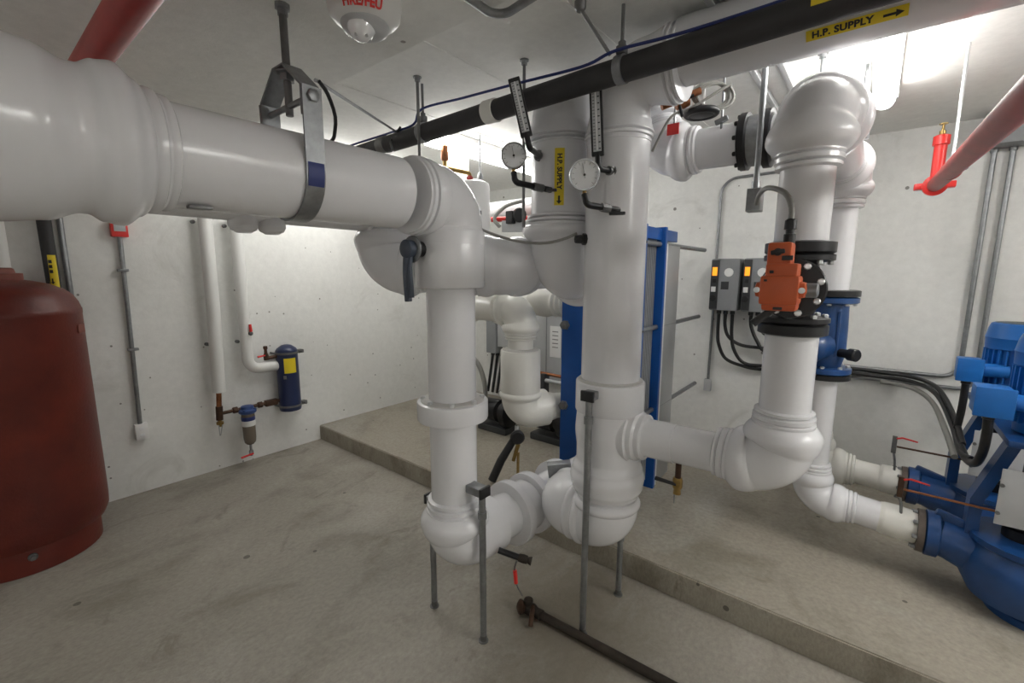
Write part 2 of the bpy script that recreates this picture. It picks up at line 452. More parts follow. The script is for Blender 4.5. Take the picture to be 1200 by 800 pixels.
t = thing('insulated_riser_pipe', 'white vertical pipe standing between two steel struts, nearest riser', 'pipe', (X1, Y1, .47))
r1 = .1
straight(t, (X1, Y1, .56), (X1, Y1, 1.54), r1)
fc = collar(t, (X1, Y1, .985), (X1, Y1, 1.065), .15, lid=.135)
bm = B(); bolts(bm, (X1, Y1, 1.067), (0, 0, 1), .125, 8, .011, .016); islands('flange_bolt', bm, 'bolt', fc)
dd = V((.1, 1, .0)).normalized()
Pd = V((X1, Y1, .405))
elbow(t, Pd, (0, 0, -1), dd, r1, .125, s=.10, body=1.3, bulge=1.5, ends=(1, 0))
straight(t, Pd + dd * .15, Pd + dd * .38, .108)
collar(t, Pd + dd * .33, Pd + dd * .375, .160, bev=.003, name='flange_cover')
t2 = thing('wrapped_valve_body', 'white wrapped valve with flange rings low behind the near riser, galvanised bracket on it', 'valve', Pd + dd * .39)
collar(t2, Pd + dd * .386, Pd + dd * .47, .128, name='body_cover')
collar(t2, Pd + dd * .472, Pd + dd * .52, .158, bev=.003, name='flange_cover')
obj('stem_bracket', obox(B(), (-1.17, 1.85, .60), (.12, .07, .05), (.75, .6, .12), (0, 0, 1), .004), 'steel', t2, label='galvanised bracket')
t3 = thing('insulated_port_pipe', 'white pipe with a flange ring running from the low wrapped valve to the blue plate', 'pipe', Pd + dd * .53)
straight(t3, Pd + dd * .53, Pd + dd * 1.262, .108)
collar(t3, Pd + dd * .70, Pd + dd * .76, .155, bev=.003, name='flange_cover')

t = thing('insulated_riser_pipe', 'thick white vertical pipe in the middle carrying the round gauge and upright thermometer', 'pipe', (X2, Y2, .5))
r2 = .126
straight(t, (X2, Y2, 1.1), (X2, Y2, 2.19), r2)
collar(t, (X2, Y2, 1.0), (X2, Y2, 1.135), .148, lid=.14)
bellied(t, (X2, Y2, 1.03), (X2, Y2, .62), [(0, .140), (.03, .141), (.12, .146), (.20, .138), (.25, .138), (.29, .154), (.33, .164), (.375, .158), (.41, .142)], name='tee_cover')
elbow(t, (X2, Y2, .485), (0, 0, -1), (-1, 0, 0), .112, .10, s=.045, body=1.27, bulge=1.36, ends=(1, 1), k=.5)
elbow(t, (-1.075, Y2, .485), (-1, 0, 0), (0, 1, 0), .112, .10, s=.02, body=1.25, bulge=1.32, ends=(1, 1), k=.4)
straight(t, (-1.075, Y2 + .11, .485), (-1.12, 2.55, .485), .108)
bellied(t, (X2 + .06, Y2, .91), (X2 + .30, Y2, .915), [(0, .09), (.03, .115), (.06, .117), (.064, .106), (.088, .106), (.092, .096), (.116, .096), (.12, .082), (.128, .079), (.24, .079)], name='branch_collar')

t = thing('insulated_supply_main', 'big white overhead pipe labelled H.P. SUPPLY running to the upper right', 'pipe', (X2, Y2, 2.2))
ZH = 2.385; RH = .112
elbow(t, (X2, Y2, ZH - .032), (0, 0, 1), (1, 0, 0), .112, .16, s=.09, body=1.06, bulge=1.12, k=.8)
straight(t, (X2 + .24, Y2, ZH), (2.9, Y2, ZH - .012), RH)

def wrapx(xc, yc, zc, r, ang):
    """u along +x, v up the skin of a pipe lying along x, centred at angle ang below horizontal on its near side"""
    def f(u, v):
        a = ang + v / r
        return V((xc + u, yc - r * math.cos(a), zc + r * math.sin(a)))
    return f
def arrow(w, h):
    bm = B()
    P = [(-w / 2, -h * .18), (w * .1, -h * .18), (w * .1, -h / 2), (w / 2, 0), (w * .1, h / 2), (w * .1, h * .18), (-w / 2, h * .18)]
    return P
def flat(fn, P, sub=1):
    bm = B(); vs = [bm.verts.new(fn(x, y)) for x, y in P]; bm.faces.new(vs); return bm

lb = thing('pipe_label', 'yellow H.P. SUPPLY label with arrow on the big overhead pipe', 'label', (-.11, 1.66, 2.28))
A0 = math.radians(-50)
f0 = wrapx(-.113, Y2, ZH - .004, RH + .0015, A0); f1 = wrapx(-.113, Y2, ZH - .004, RH + .0022, A0)
obj('sticker', patch(f0, .232, .032, 12, 4), 'yellow', lb)
text_mesh('H.P. SUPPLY', .026, lambda u, v: f1(u - .03, v), 'ink', 'lettering', lb, 1.05)
P = arrow(.045, .02); obj('arrow', flat(lambda u, v: f1(u + .085, v), P), 'ink', lb)

t = thing('insulated_branch_pipe', 'white horizontal pipe low in the middle ending in an elbow under the orange actuator', 'pipe', (X3, Y3, .92))
straight(t, (X2 + .25, Y2, .915), (X3 - .12, Y3, .92), .076)
elbow(t, (X3, Y3, .925), (1, 0, 0), (0, 0, 1), .08, .15, s=.06, body=1.36, bulge=1.52, k=.9)
straight(t, (X3, Y3, 1.09), (X3, Y3, 1.40), .079)

t = thing('insulated_riser_pipe', 'white pipe above the orange actuator rising into a large double elbow', 'pipe', (X3, Y3, 1.7))
straight(t, (X3, Y3, 1.70), (X3, Y3, 2.0), .077)
eo = V((.035, .34, .03)).normalized()
elbow(t, (X3, Y3, 2.10), (0, 0, 1), eo, .08, .16, s=.03, body=1.4, bulge=1.58, k=.85)
elbow(t, (X3 + .035, 2.12, 2.135), eo, (-1, 0, 0), .085, .14, s=.03, body=1.35, bulge=1.5, k=.7)

t = thing('insulated_return_pipe', 'white horizontal pipe under the ceiling with black coupling left of the double elbow', 'pipe', (-.7, 2.12, 2.13))
HZ = 2.13; HY = 2.12
straight(t, (-.34, HY, HZ), (-.72, HY, HZ), .084)
bm = B()
lathe(bm, (-.485, HY, HZ), (1, 0, 0), [(0, .10), (.004, .112), (.03, .112), (.034, .10)], 40)
lathe(bm, (-.40, HY, HZ), (1, 0, 0), [(0, .10), (.004, .112), (.03, .112), (.034, .10)], 40)
islands('flange', bm, 'iron', t)
bm = B(); lathe(bm, (-.45, HY, HZ), (1, 0, 0), [(0, .098), (.05, .098)], 36); obj('valve_ring', bm, 'steel', t)
bm = B(); bolts(bm, (-.485, HY, HZ), (-1, 0, 0), .098, 10, .009, .012); islands('bolt', bm, 'iron', t)
elbow(t, (-.80, HY, HZ), (-1, 0, 0), (-.35, .25, 1), .084, .13, s=.06, body=1.22, bulge=1.5, k=.7)
straight(t, (-.855, HY + .04, HZ + .17), (-.93, HY + .10, ZC), .084)
for px_ in (-.55, -.745):
    h = thing('pipe_hanger', 'thin threaded rod with spring clip on top of the return pipe near the ' + ('black coupling' if px_ > -.6 else 'red tag'), 'hanger', (px_, HY - .06, ZC))
    obj('rod', cyl(B(), (px_, HY - .062, HZ + .03), (px_, HY - .062, ZC), .005, 8), 'steel', h)
    obj('clip', obox(B(), (px_, HY - .064, HZ + .085), (.05, .02, .02), (1, 0, .3), (0, 0, 1), .004), 'steel', h)
obj_ = obj('warning_tag', box(B(), (-.755, HY - .118, HZ + .05), (-.705, HY - .112, HZ + .095), .001), 'redb'); tag(obj_, 'small red tag on the return pipe beside the black handwheel', 'tag')

# rear riser with the blue check valve
t = thing('insulated_pump_riser', 'white pipe rising from the front blue pump to the blue valve', 'pipe', (X4, Y4, .4))
ZP4 = .415
straight(t, (X4, Y4, .55), (X4, Y4, 1.08), .066)
elbow(t, (X4, Y4, ZP4), (0, 0, -1), (1, 0, 0), .069, .13, s=.07, body=1.26, bulge=1.42, k=.8)
straight(t, (X4 + .18, Y4, ZP4), (.22, Y4, ZP4 - .02), .072)
bellied(t, (.13, Y4, ZP4 - .01), (.295, Y4, ZP4 - .02), [(0, .073), (.02, .078), (.06, .080), (.12, .076), (.165, .066)], m='pvc2', name='taped_end')
t = thing('insulated_pump_riser', 'dull white low pipe with elbow feeding the rear blue pump', 'pipe', (-.2, 3.34, .4))
straight(t, (-.2, 3.34, .55), (-.2, 3.34, 2.46), .074, 'pvc2')
elbow(t, (-.2, 3.34, .40), (0, 0, -1), (1, 0, 0), .08, .14, 'pvc2', s=.08, body=1.3, bulge=1.45, k=.8)
straight(t, (-.02, 3.34, .40), (.22, 3.34, .385), .072, 'pvc2')
bellied(t, (.13, 3.34, .395), (.255, 3.34, .385), [(0, .073), (.02, .079), (.06, .082), (.1, .078), (.125, .066)], m='pvc2', name='taped_end')

t = thing('blue_check_valve', 'blue flanged valve on the rear riser behind the orange actuator', 'valve', (X4, Y4, 1.1))
bm = B()
lathe(bm, (X4, Y4, 1.10), (0, 0, 1), [(0, .112), (.004, .116), (.026, .116), (.03, .108), (.032, .07), (.10, .085), (.22, .083), (.33, .078), (.345, .078), (.35, .108), (.354, .116), (.376, .116), (.38, .11)], 36)
tube(bm, [(X4, Y4, 1.24), (X4 - .06, Y4 - .10, 1.24)], [.082, .072], 28)
lathe(bm, (X4 - .055, Y4 - .09, 1.24), (-.5, -.86, 0), [(0, .085), (.02, .085), (.045, .07), (.06, .03)], 28)
for s in (-1, 1): obox(bm, (X4 + .045 * s, Y4 - .062, 1.30), (.012, .03, .22), (1, 0, 0), (0, 1, 0), .003)
obj('valve_body', bm, 'bluep', t)
bm = B()
bolts(bm, (X4, Y4, 1.126), (0, 0, 1), .099, 8, .01, .015)
bolts(bm, (X4, Y4, 1.454), (0, 0, -1), .099, 8, .01, .015)
islands('bolt', bm, 'bolt', t)
bm = B(); lathe(bm, (X4, Y4, 1.482), (0, 0, 1), [(0, .10), (.003, .118), (.03, .118), (.034, .10)], 36); lathe(bm, (X4, Y4, 1.068), (0, 0, 1), [(0, .10), (.003, .116), (.028, .116), (.031, .10)], 36)
islands('mating_flange', bm, 'iron', t)
bm = B(); lathe(bm, (X4 + .06, Y4 - .05, 1.21), (.8, -.6, 0), [(0, .022), (.05, .022), (.052, .03), (.085, .03), (.09, .024)], 16); obj('stem', bm, 'iron', t)

t = thing('insulated_riser_pipe', 'white pipe above the blue valve with lit elbow at the ceiling, behind the double elbow', 'pipe', (X4, Y4, 1.5))
straight(t, (X4, Y4, 1.51), (X4, Y4, 1.97), .07)
elbow(t, (X4, Y4, 2.085), (0, 0, 1), (-.06, -1, .05), .078, .15, s=.04, body=1.36, bulge=1.52, k=.85)
straight(t, (X4 - .012, Y4 - .2, 2.095), (X4 - .02, 2.28, 2.13), .088)
h = thing('pipe_hanger', 'zinc clamp and rod on the lit ceiling elbow behind the double elbow', 'hanger', (X4 + .03, 2.63, ZC))
obj('rod', cyl(B(), (X4 + .045, 2.62, 2.15), (X4 + .045, 2.62, ZC), .006, 8), 'steel', h)
bm = B(); obox(bm, (X4 + .045, 2.615, 2.2), (.07, .03, .025), (1, .2, 0), (0, 0, 1), .004); obox(bm, (X4 + .045, 2.61, 2.17), (.03, .03, .05), (1, 0, 0), (0, 0, 1), .004)
obj('clamp', bm, 'steel', h)

# left rear riser and the run behind the near riser
t = thing('insulated_riser_pipe', 'white vertical pipe with the vertical H.P. SUPPLY label, left of the middle riser', 'pipe', (X5, Y5, 1.63))
straight(t, (X5, Y5, 1.80), (X5, Y5, 2.19), .134)
elbow(t, (X5, Y5, 2.325), (0, 0, 1), (.15, 1, 0), .128, .15, s=.02, body=1.08, bulge=1.14, k=.6)
elbow(t, (X5 + .06, Y5 + .40, 2.325), (.15, 1, 0), (0, 0, 1), .12, .14, s=.0, body=1.1, bulge=1.15, k=.5)
straight(t, (X5 + .06, Y5 + .40, 2.44), (X5 + .06, Y5 + .40, ZC), .12)
elbow(t, (X5, Y5, 1.60), (0, 0, -1), (-.04, 1, 0), .132, .15, s=.11, body=1.02, bulge=1.30, k=.8)
straight(t, (X5 - .006, Y5 + .2, 1.60), (X5 - .03, 2.55, 1.60), .115)
t = thing('insulated_branch_pipe', 'white pipe crossing behind the dark lever valve with a domed elbow at each end', 'pipe', (-1.6, 1.5, 1.63))
EL = V((-1.83, 1.33, 1.635)); K = V((-1.375, 1.655, 1.625))
d5 = (K - EL).normalized()
straight(t, EL + d5 * .12, K - d5 * .10, .118)
elbow(t, K, d5, (.05, 1, 0), .116, .13, s=.10, body=1.16, bulge=1.25, k=.8)
straight(t, K + V((.01, .2, 0)), (-1.33, 2.55, 1.625), .112)
elbow(t, EL, -d5, (0, 0, 1), .11, .14, s=.06, body=1.28, bulge=1.38, k=.8)
elbow(t, (EL.x, EL.y, 1.855), (0, 0, 1), (0, -1, 0), .075, .1, s=.03, body=1.2, bulge=1.3, k=.6)
straight(t, (EL.x, EL.y - .12, 1.855), (EL.x, -1.5, 1.855), .072)
for y in (.70, .80):
    bellied(t, (EL.x, y, 1.83), (EL.x, y, 1.742), [(0, .05), (.06, .05), (.075, .044), (.088, .025)], name='branch_cover')

def wrapz(xc, yc, zc, r, az):
    """u reads downwards, v to the viewer's right, on a vertical pipe; az = heading of the outward normal"""
    def f(u, v):
        a = az + v / r
        return V((xc + r * math.cos(a), yc + r * math.sin(a), zc - u))
    return f
lb = thing('pipe_label', 'vertical yellow H.P. SUPPLY label with downward arrow on the left rear riser', 'label', (X5 + .06, Y5 - .12, 1.885))
az = math.atan2(1.685 - Y5, -1.093 - X5)
g0 = wrapz(X5, Y5, 2.003, .1355, az); g1 = wrapz(X5, Y5, 2.003, .1362, az)
obj('sticker', patch(g0, .235, .042, 8, 8), 'yellow', lb)
text_mesh('H.P. SUPPLY', .028, lambda u, v: g1(u - .022, v), 'ink', 'lettering', lb, 1.0)
obj('arrow', flat(lambda u, v: g1(u + .095, v), arrow(.035, .024)), 'ink', lb)

# far small riser behind
X6, Y6 = -1.85, 2.40
t = thing('insulated_riser_pipe', 'short fat white pipe with two elbows seen through the gap behind the nearest riser', 'pipe', (X6, Y6, .6))
elbow(t, (X6, Y6, 1.345), (1, 0, 0), (0, 0, -1), .092, .13, 'pvc2', s=.07, body=1.22, bulge=1.42, k=.8)
straight(t, (X6 - .5, Y6, 1.345), (X6 - .16, Y6, 1.345), .092, 'pvc2')
elbow(t, (X6 - .6, Y6, 1.345), (0, 0, -1), (1, 0, 0), .092, .13, 'pvc2', s=.05, body=1.2, bulge=1.3, k=.7)
straight(t, (X6 - .6, Y6, 1.5), (X6 - .6, Y6, ZC), .092, 'pvc2')
straight(t, (X6, Y6, 1.2), (X6, Y6, 1.0), .088, 'pvc2')
collar(t, (X6, Y6, .78), (X6, Y6, 1.075), .138, 'pvc2', name='wide_jacket', lid=.125)
elbow(t, (X6, Y6, .64), (0, 0, -1), (.5, .86, .03), .108, .13, 'pvc2', s=.06, body=1.2, bulge=1.36, k=.7, ends=(1, 0))
bellied(t, V((X6, Y6, .64)) + V((.09, .155, .005)), V((X6, Y6, .64)) + V((.19, .327, .01)), [(0, .10), (.05, .10), (.1, .09), (.15, .088)], m='pvc2', name='port_stub')
t = thing('insulated_port_pipe', 'white ribbed pipe running behind the top left of the blue plate', 'pipe', (-1.8, 2.9, 1.37))
bellied(t, (-1.66, 2.72, 1.385), (-2.35, 2.72, 1.385), [(0, .085), (.02, .1), (.04, .092), (.06, .104), (.08, .094), (.10, .106), (.12, .096), (.2, .11), (.3, .1), (.34, .08), (.7, .08)], m='pvc2', name='pipe_jacket')
elbow(t, (-2.5, 2.72, 1.385), (-1, 0, 0), (0, 1, 0), .08, .12, 'pvc2', s=.04, body=1.2, bulge=1.3, k=.6)
straight(t, (-2.5, 2.86, 1.385), (-2.5, YB, 1.385), .08, 'pvc2')

# drain assembly under the far riser
t = thing('drain_valve', 'black drain hose with round chrome fitting under the far short riser', 'valve', (-1.3, 1.65, .6))
q0 = V((-1.83, 2.38, .50))
bm = B(); cyl(bm, (X6 - .01, Y6 - .02, .53), (X6 + .005, Y6 - .05, .44), .018, 12); obj('nipple', bm, 'chrome', t)
bm = B(); lathe(bm, (X6 + .02, Y6 - .06, .47), (.7, -.7, 0), [(-.03, .035), (0, .05), (.02, .05), (.03, .04)], 24); obj('gauge_head', bm, 'black', t)
bm = B(); tube(bm, [(X6 - .005, Y6 - .06, .45), (X6 - .06, Y6 - .14, .30), (X6 - .10, Y6 - .19, .16)], [.026, .03, .03], 14); obj('hose', bm, 'black', t)
bm = B(); tube(bm, [(X6 + .03, Y6 - .06, .42), (X6 + .01, Y6 - .09, .30)], [.016, .012], 10); tube(bm, [(X6 + .03, Y6 - .06, .36), (X6 + .05, Y6 - .09, .20)], .010, 10); obj('cock', bm, 'brass', t)

# ------------------------------------------------------------------ steel pipe supports
def support(x, y, top, label, clampdir, r=.0145):
    t = thing('pipe_support', label, 'support strut', (x, y, 0), 'floor struts under the white pipes')
    obj('leg', cyl(B(), (x, y, 0), (x, y, top), r, 14), 'steel', t)
    bm = B(); lathe(bm, (x, y, 0), (0, 0, 1), [(0, .022), (.004, .022), (.006, .015), (.03, .015)], 14); obj('foot', bm, 'steeld', t)
    obj('sleeve', cyl(B(), (x, y, top - .12), (x, y, top - .09), r * 1.35, 14), 'steel', t)
    d = V(clampdir).normalized()
    bm = B(); obox(bm, V((x, y, top)) + d * .03, (.085, .035, .055), d, (0, 0, 1), .005); obj('clamp', bm, 'steel', t)
    bm = B(); obox(bm, V((x, y, top)) - d * .015, (.012, .045, .06), d, (0, 0, 1), .003); obj('clamp_plate', bm, 'black', t)
    return t
support(-1.185, 1.28, .70, 'steel strut clamped to the near riser, the one nearest the viewer', (-1, 0, 0))
support(-1.51, 1.285, .56, 'steel strut mostly hidden behind the left side of the near riser', (1, 0, 0))
support(-.865, 1.585, 1.10, 'tall steel strut in front of the middle riser with black top clamp', (0, 1, 0))
support(-.85, 1.915, .42, 'short steel strut standing against the kerb behind the middle riser', (0, -1, 0))

# ------------------------------------------------------------------ clevis hanger
t = thing('clevis_hanger', 'large galvanised clevis hanger with threaded rod around the upper left pipe', 'hanger', (X1, .665, ZS))
yh = .665; w = .027
obj('rod', cyl(B(), (X1, yh, ZM + .165), (X1, yh, ZS), .0105, 12), 'steeld', t)
bm = B(); lathe(bm, (X1, yh, ZS), (0, 0, -1), [(0, .02), (.012, .02), (.014, .014), (.028, .014)], 8); obj('anchor_nut', bm, 'steel', t)
def strap(bm, prof, y0, y1, th):
    """prof: (x, z) polyline; a flat band of width y0..y1"""
    n = len(prof); O = []
    for i, (x, z) in enumerate(prof):
        a = V(prof[max(i - 1, 0)]); b = V(prof[min(i + 1, n - 1)]); d = (b - a).normalized(); nn = V((-d.y, d.x)) * th
        O.append([bm.verts.new((x, y0, z)), bm.verts.new((x, y1, z)), bm.verts.new((x + nn.x, y1, z + nn.y)), bm.verts.new((x + nn.x, y0, z + nn.y))])
    for i in range(n - 1):
        for k in range(4): bm.faces.new((O[i][k], O[i][(k + 1) % 4], O[i + 1][(k + 1) % 4], O[i + 1][k]))
    bm.faces.new(O[0]); bm.faces.new(O[-1][::-1])
R_ = .1225
pr = [(X1 - R_ - .002, ZM + .215)] + [(X1 - R_ - .001, ZM + .05)] + [(X1 - R_ * math.cos(a), ZM - R_ * math.sin(a)) for a in [PI * k / 20 for k in range(21)]] + [(X1 + R_ + .001, ZM + .05), (X1 + R_ + .002, ZM + .215)]
bm = B(); strap(bm, pr, yh - w, yh + w, -.006); obj('lower_band', bm, 'steel', t)
pr = [(X1 + (R_ + .007) * math.cos(a), ZM + (R_ + .007) * math.sin(a)) for a in [math.radians(q) for q in range(14, -21, -3)]]
bm = B(); strap(bm, pr, yh - w + .004, yh + w - .004, .001); obj('paint_mark', bm, 'cableb', t, label='blue paint mark')
pr = [(X1 - R_ + .006, ZM + .14), (X1 - R_ + .006, ZM + .215), (X1 - .028, ZM + .285), (X1 + .028, ZM + .285), (X1 + R_ - .006, ZM + .215), (X1 + R_ - .006, ZM + .14)]
bm = B(); strap(bm, pr, yh - w, yh + w, .006); obj('yoke', bm, 'steel', t)
bm = B(); cyl(bm, (X1 - R_ - .02, yh, ZM + .19), (X1 + R_ + .02, yh, ZM + .19), .0085, 12)
for s in (-1, 1): lathe(bm, (X1 + s * (R_ + .006), yh, ZM + .19), (s, 0, 0), [(0, .017), (.013, .017), (.015, .012)], 6)
obj('cross_bolt', bm, 'steel', t)
bm = B()
lathe(bm, (X1, yh, ZM + .257), (0, 0, 1), [(0, .02), (.018, .02), (.02, .03), (.024, .03)], 6); obj('nut', bm, 'steel', t)

# ------------------------------------------------------------------ black pipe with hangers and blue cable
YK, ZK = 1.545, 2.283
t = thing('black_insulated_pipe', 'long black foam covered pipe crossing the view under the ceiling', 'pipe', (-1, YK, ZK))
obj('pipe_foam', tube(B(), [(XL, YK, ZK - .045), (2.8, YK, ZK + .068)], .042, 28), 'blkpipe', t)
bm = B()
for x in (-2.15,): lathe(bm, (x, YK, ZK - .012), (1, 0, 0), [(0, .0425), (.003, .045), (.06, .045), (.063, .0425)], 28)
obj('joint_tape', bm, 'steeld', t)
lathe_b = B(); lathe(lathe_b, (-1.385, YK, ZK), (1, 0, 0), [(0, .044), (.002, .048), (.06, .048), (.062, .044)], 28); obj('white_band', lathe_b, 'pvc2', t)
for x, lab, ZK_ in ((-1.80, 'rod and ring hanger of the black pipe at its far left end', ZK - .006), (-.755, 'rod and band hanger of the black pipe in front of the middle riser', ZK + .011)):
    h = thing('pipe_hanger', lab, 'hanger', (x, YK, ZC), 'hangers of the black pipe')
    obj('rod', cyl(B(), (x, YK, ZK_ + .065), (x, YK, ZC), .0062, 10), 'steeld', h)
    bm = B(); lathe(bm, (x - .016, YK, ZK_), (1, 0, 0), [(0, .043), (0.001, .047), (.031, .047), (.032, .043)], 30); obj('band', bm, 'steel', h)
    bm = B(); obox(bm, (x, YK, ZK_ + .062), (.034, .03, .03), (1, 0, 0), (0, 0, 1), .006); lathe(bm, (x, YK, ZK_ + .075), (0, 0, 1), [(0, .013), (.015, .013)], 6); obj('swivel', bm, 'steeld', h)
h = thing('pipe_hanger', 'slanted brace rod from the ceiling to the middle of the black pipe', 'hanger', (-.87, 1.42, ZC))
obj('rod', cyl(B(), (-.862, 1.44, ZC - .02), (-.79, 1.53, 2.345), .0062, 10), 'steeld', h)
bm = B(); lathe(bm, (-.862, 1.44, ZC), (0, 0, -1), [(0, .02), (.02, .02), (.03, .012)], 10); obj('anchor', bm, 'steeld', h)
o = obj('blue_cable', tube(B(), smooth([(-2.6, YK - .02, ZK + .026), (-2.35, YK - .02, ZK + .031), (-2.05, YK - .012, ZK + .036), (-1.86, YK - .01, ZK + .042), (-1.78, YK - .025, ZK + .092), (-1.5, YK - .02, ZK + .082), (-1.2, YK - .02, ZK + .068), (-.9, YK - .015, ZK + .055), (-.76, YK - .03, ZK + .064), (-.5, YK - .02, ZK + .056), (.1, YK - .02, ZK + .055), (2.7, YK - .02, ZK + .053)]), .0055, 8), 'cableb'); tag(o, 'thin blue cable lying along the top of the black pipe', 'cable')
o = obj('hanging_cable', tube(B(), smooth([(-1.225, .69, 2.11), (-1.245, .725, 2.092), (-1.28, .765, 2.05), (-1.325, .785, 2.008), (-1.42, .83, 2.0), (-1.62, 1.10, 2.07), (-1.84, 1.38, 2.16), (-2.0, 1.50, 2.265), (-1.95, YK - .02, ZK + .045)]), .0055, 8), 'cable'); tag(o, 'thin dark cable drooping from the clevis hanger to the black pipe', 'cable')
lb = thing('pipe_label', 'yellow label on the black pipe at the top edge of the view', 'label', (-.2, YK, ZK))
k0 = wrapx(-.125, YK, ZK + .0205, .0435, math.radians(4)); k1 = wrapx(-.125, YK, ZK + .0205, .0443, math.radians(4))
obj('sticker', patch(k0, .15, .030, 8, 6), 'yellow', lb); obj('arrow', flat(lambda u, v: k1(u + .04, v), arrow(.04, .018)), 'ink', lb)

# other ceiling rods and steel
def rod(x, y, z0, label, r=.007, m='steeld', grp=None):
    h = thing('ceiling_rod', label, 'rod', (x, y, ZC), grp)
    obj('rod', cyl(B(), (x, y, z0), (x, y, ZC), r, 10), m, h)
    bm = B(); lathe(bm, (x, y, ZC), (0, 0, -1), [(0, .02), (.005, .02), (.006, .013), (.02, .013)], 10); obj('anchor', bm, 'steel', h)
rod(-1.755, 1.478, 1.90, 'dark rod from the ceiling down behind the top elbow of the near riser')
rod(-1.262, 1.655, 1.80, 'dark rod hanging between the black pipe and the left rear riser, beside the left gauge')
rod(-.255, 2.38, 2.18, 'rod from the ceiling to the top of the double elbow', .006, 'steel')
o = obj('ceiling_strut', box(B(), (-.52, 1.55, ZC - .03), (-.495, 3.3, ZC), .003), 'greyl'); tag(o, 'light steel strut channel on the ceiling above the black handwheel, left one of two', 'strut channel')
o = obj('ceiling_strut', box(B(), (-.412, 1.55, ZC - .03), (-.387, 3.0, ZC), .003), 'greyl'); tag(o, 'light steel strut channel on the ceiling touching the double elbow, right one of two', 'strut channel')
o = obj('ceiling_conduit', tube(B(), fillet([(-.88, .2, 2.312), (-.906, 1.066, 2.312), (-.72, 1.035, 2.312), (.5, 1.0, 2.312)], .045), .0115, 14), 'steel'); tag(o, 'bent grey conduit loop at the top of the view', 'conduit')
o = obj('ceiling_wire', tube(B(), [(-1.225, .68, 2.11), (-1.96, 1.51, 2.30)], .005, 8), 'steel'); tag(o, 'thin straight rod from the clevis hanger to the black pipe', 'wire')

# ------------------------------------------------------------------ smoke alarm strobe
ax, ay = -1.075, .74
t = thing('smoke_alarm', 'white dome fire alarm with clear strobe on the low ceiling', 'fire alarm', (ax, ay, ZS))
obj('housing', lathe(B(), (ax, ay, ZS), (0, 0, -1), [(0, .088), (.008, .092), (.06, .092), (.088, .088), (.100, .078), (.107, .064), (.110, .055)], 44), 'white', t)
obj('sensor_ring', lathe(B(), (ax, ay, ZS - .106), (0, 0, -1), [(0, .058), (.004, .060), (.018, .054), (.026, .040), (.028, .03)], 40), 'greyl', t)
obj('strobe_lens', lathe(B(), (ax + .012, ay - .02, ZS - .122), (0, 0, -1), [(0, .034), (.012, .033), (.026, .024), (.034, .012), (.036, .003)], 28), 'glass', t)
bm = B()
for k in range(5):
    a = 2 * PI * k / 5; lathe(bm, (ax + .012 + .018 * math.cos(a), ay - .02 + .018 * math.sin(a), ZS - .140), (.3 * math.cos(a), .3 * math.sin(a), -1), [(0, .006), (.012, .004)], 8)
obj('strobe_ribs', bm, 'greyl', t)
aa = math.atan2(-ay, -ax) - .06  # faces the middle of the room
def fz(u, v):
    a = aa + u / .091
    return V((ax + (.0925 - max(0, -.078 - (-.0965 + v)) * .35) * math.cos(a), ay + (.0925 - max(0, -.078 - (-.0965 + v)) * .35) * math.sin(a), ZS - .0965 + v))
text_mesh('FIRE/FEU', .027, fz, 'redb', 'lettering', t)
bm = B()
for a in (1.0, 1.25, -1.15): obox(bm, (ax + .088 * math.cos(aa + a), ay + .088 * math.sin(aa + a), ZS - .06), (.004, .022, .008), (math.cos(aa + a), math.sin(aa + a), 0), (0, 0, 1), .001)
islands('sounder_slot', bm, 'ink', t)

# ------------------------------------------------------------------ gauges and thermometers
def gauge(c, face, label, elbow_pts, lever, r):
    c = V(c); f = V(face).normalized()
    t = thing('pressure_gauge', label, 'gauge', c, 'round pressure gauges on the risers')
    obj('case', lathe(B(), c, f, [(-.03, r * .85), (-.025, r), (.0, r), (.006, r * 1.04), (.010, r * 1.0), (.010, r * .92), (.004, r * .90)], 36), 'chrome', t)
    dl = obj('dial', lathe(B(), c, f, [(.0, r * .93), (.0055, r * .93)], 36), 'dial', t)
    a, b = frame(f); b = -b if b.z < 0 else b; a = b.cross(f)
    bm = B()
    for k in range(11):
        th = math.radians(-135 + 27 * k); d = b * math.cos(th) + a * math.sin(th)
        obox(bm, c + f * .006 + d * r * .78, (r * .16, .0016, .001), d, f)
    obj('scale_marks', bm, 'ink', dl)
    bm = B(); d = (b * .98 - a * .2).normalized(); obox(bm, c + f * .0075 + d * r * .25, (r * .95, .0028, .001), d, f); lathe(bm, c + f * .0065, f, [(0, r * .09), (.003, r * .08)], 12)
    obj('needle', bm, 'ink', dl)
    bm = B(); cyl(bm, c + V((0, 0, -r * .9)) - f * .012, c + V((0, 0, -r * 1.3)) - f * .012, .008, 10); obj('brass_stem', bm, 'brass', t)
    p = [c + V((0, 0, -r * 1.25)) - f * .012] + [V(q) for q in elbow_pts]
    obj('stem_elbow', tube(B(), fillet(p, .02), .0125, 14), 'iron', t)
    bm = B(); cyl(bm, p[-2].lerp(p[-1], .45), p[-2].lerp(p[-1], .7), .017, 8); obj('cock_body', bm, 'steeld', t)
    obj('cock_lever', obox(B(), V(lever[0]), (lever[2], .012, .014), V(lever[1]), (0, 0, 1), .004), 'black', t)
    return t
gauge((-1.178, 1.478, 2.062), (.62, -.78, 0), 'round pressure gauge on the left rear riser beside the yellow label', [(-1.175, 1.482, 1.960), (-1.125, 1.69, 1.95)], ((-1.075, 1.60, 1.935), (.8, .5, 0), .045), .050)
gauge((-.876, 1.522, 1.957), (.42, -.90, -.1), 'round pressure gauge on the middle riser below the upright thermometer', [(-.868, 1.527, 1.850), (-.80, 1.66, 1.838)], ((-.765, 1.575, 1.815), (.9, .35, 0), .06), .055)

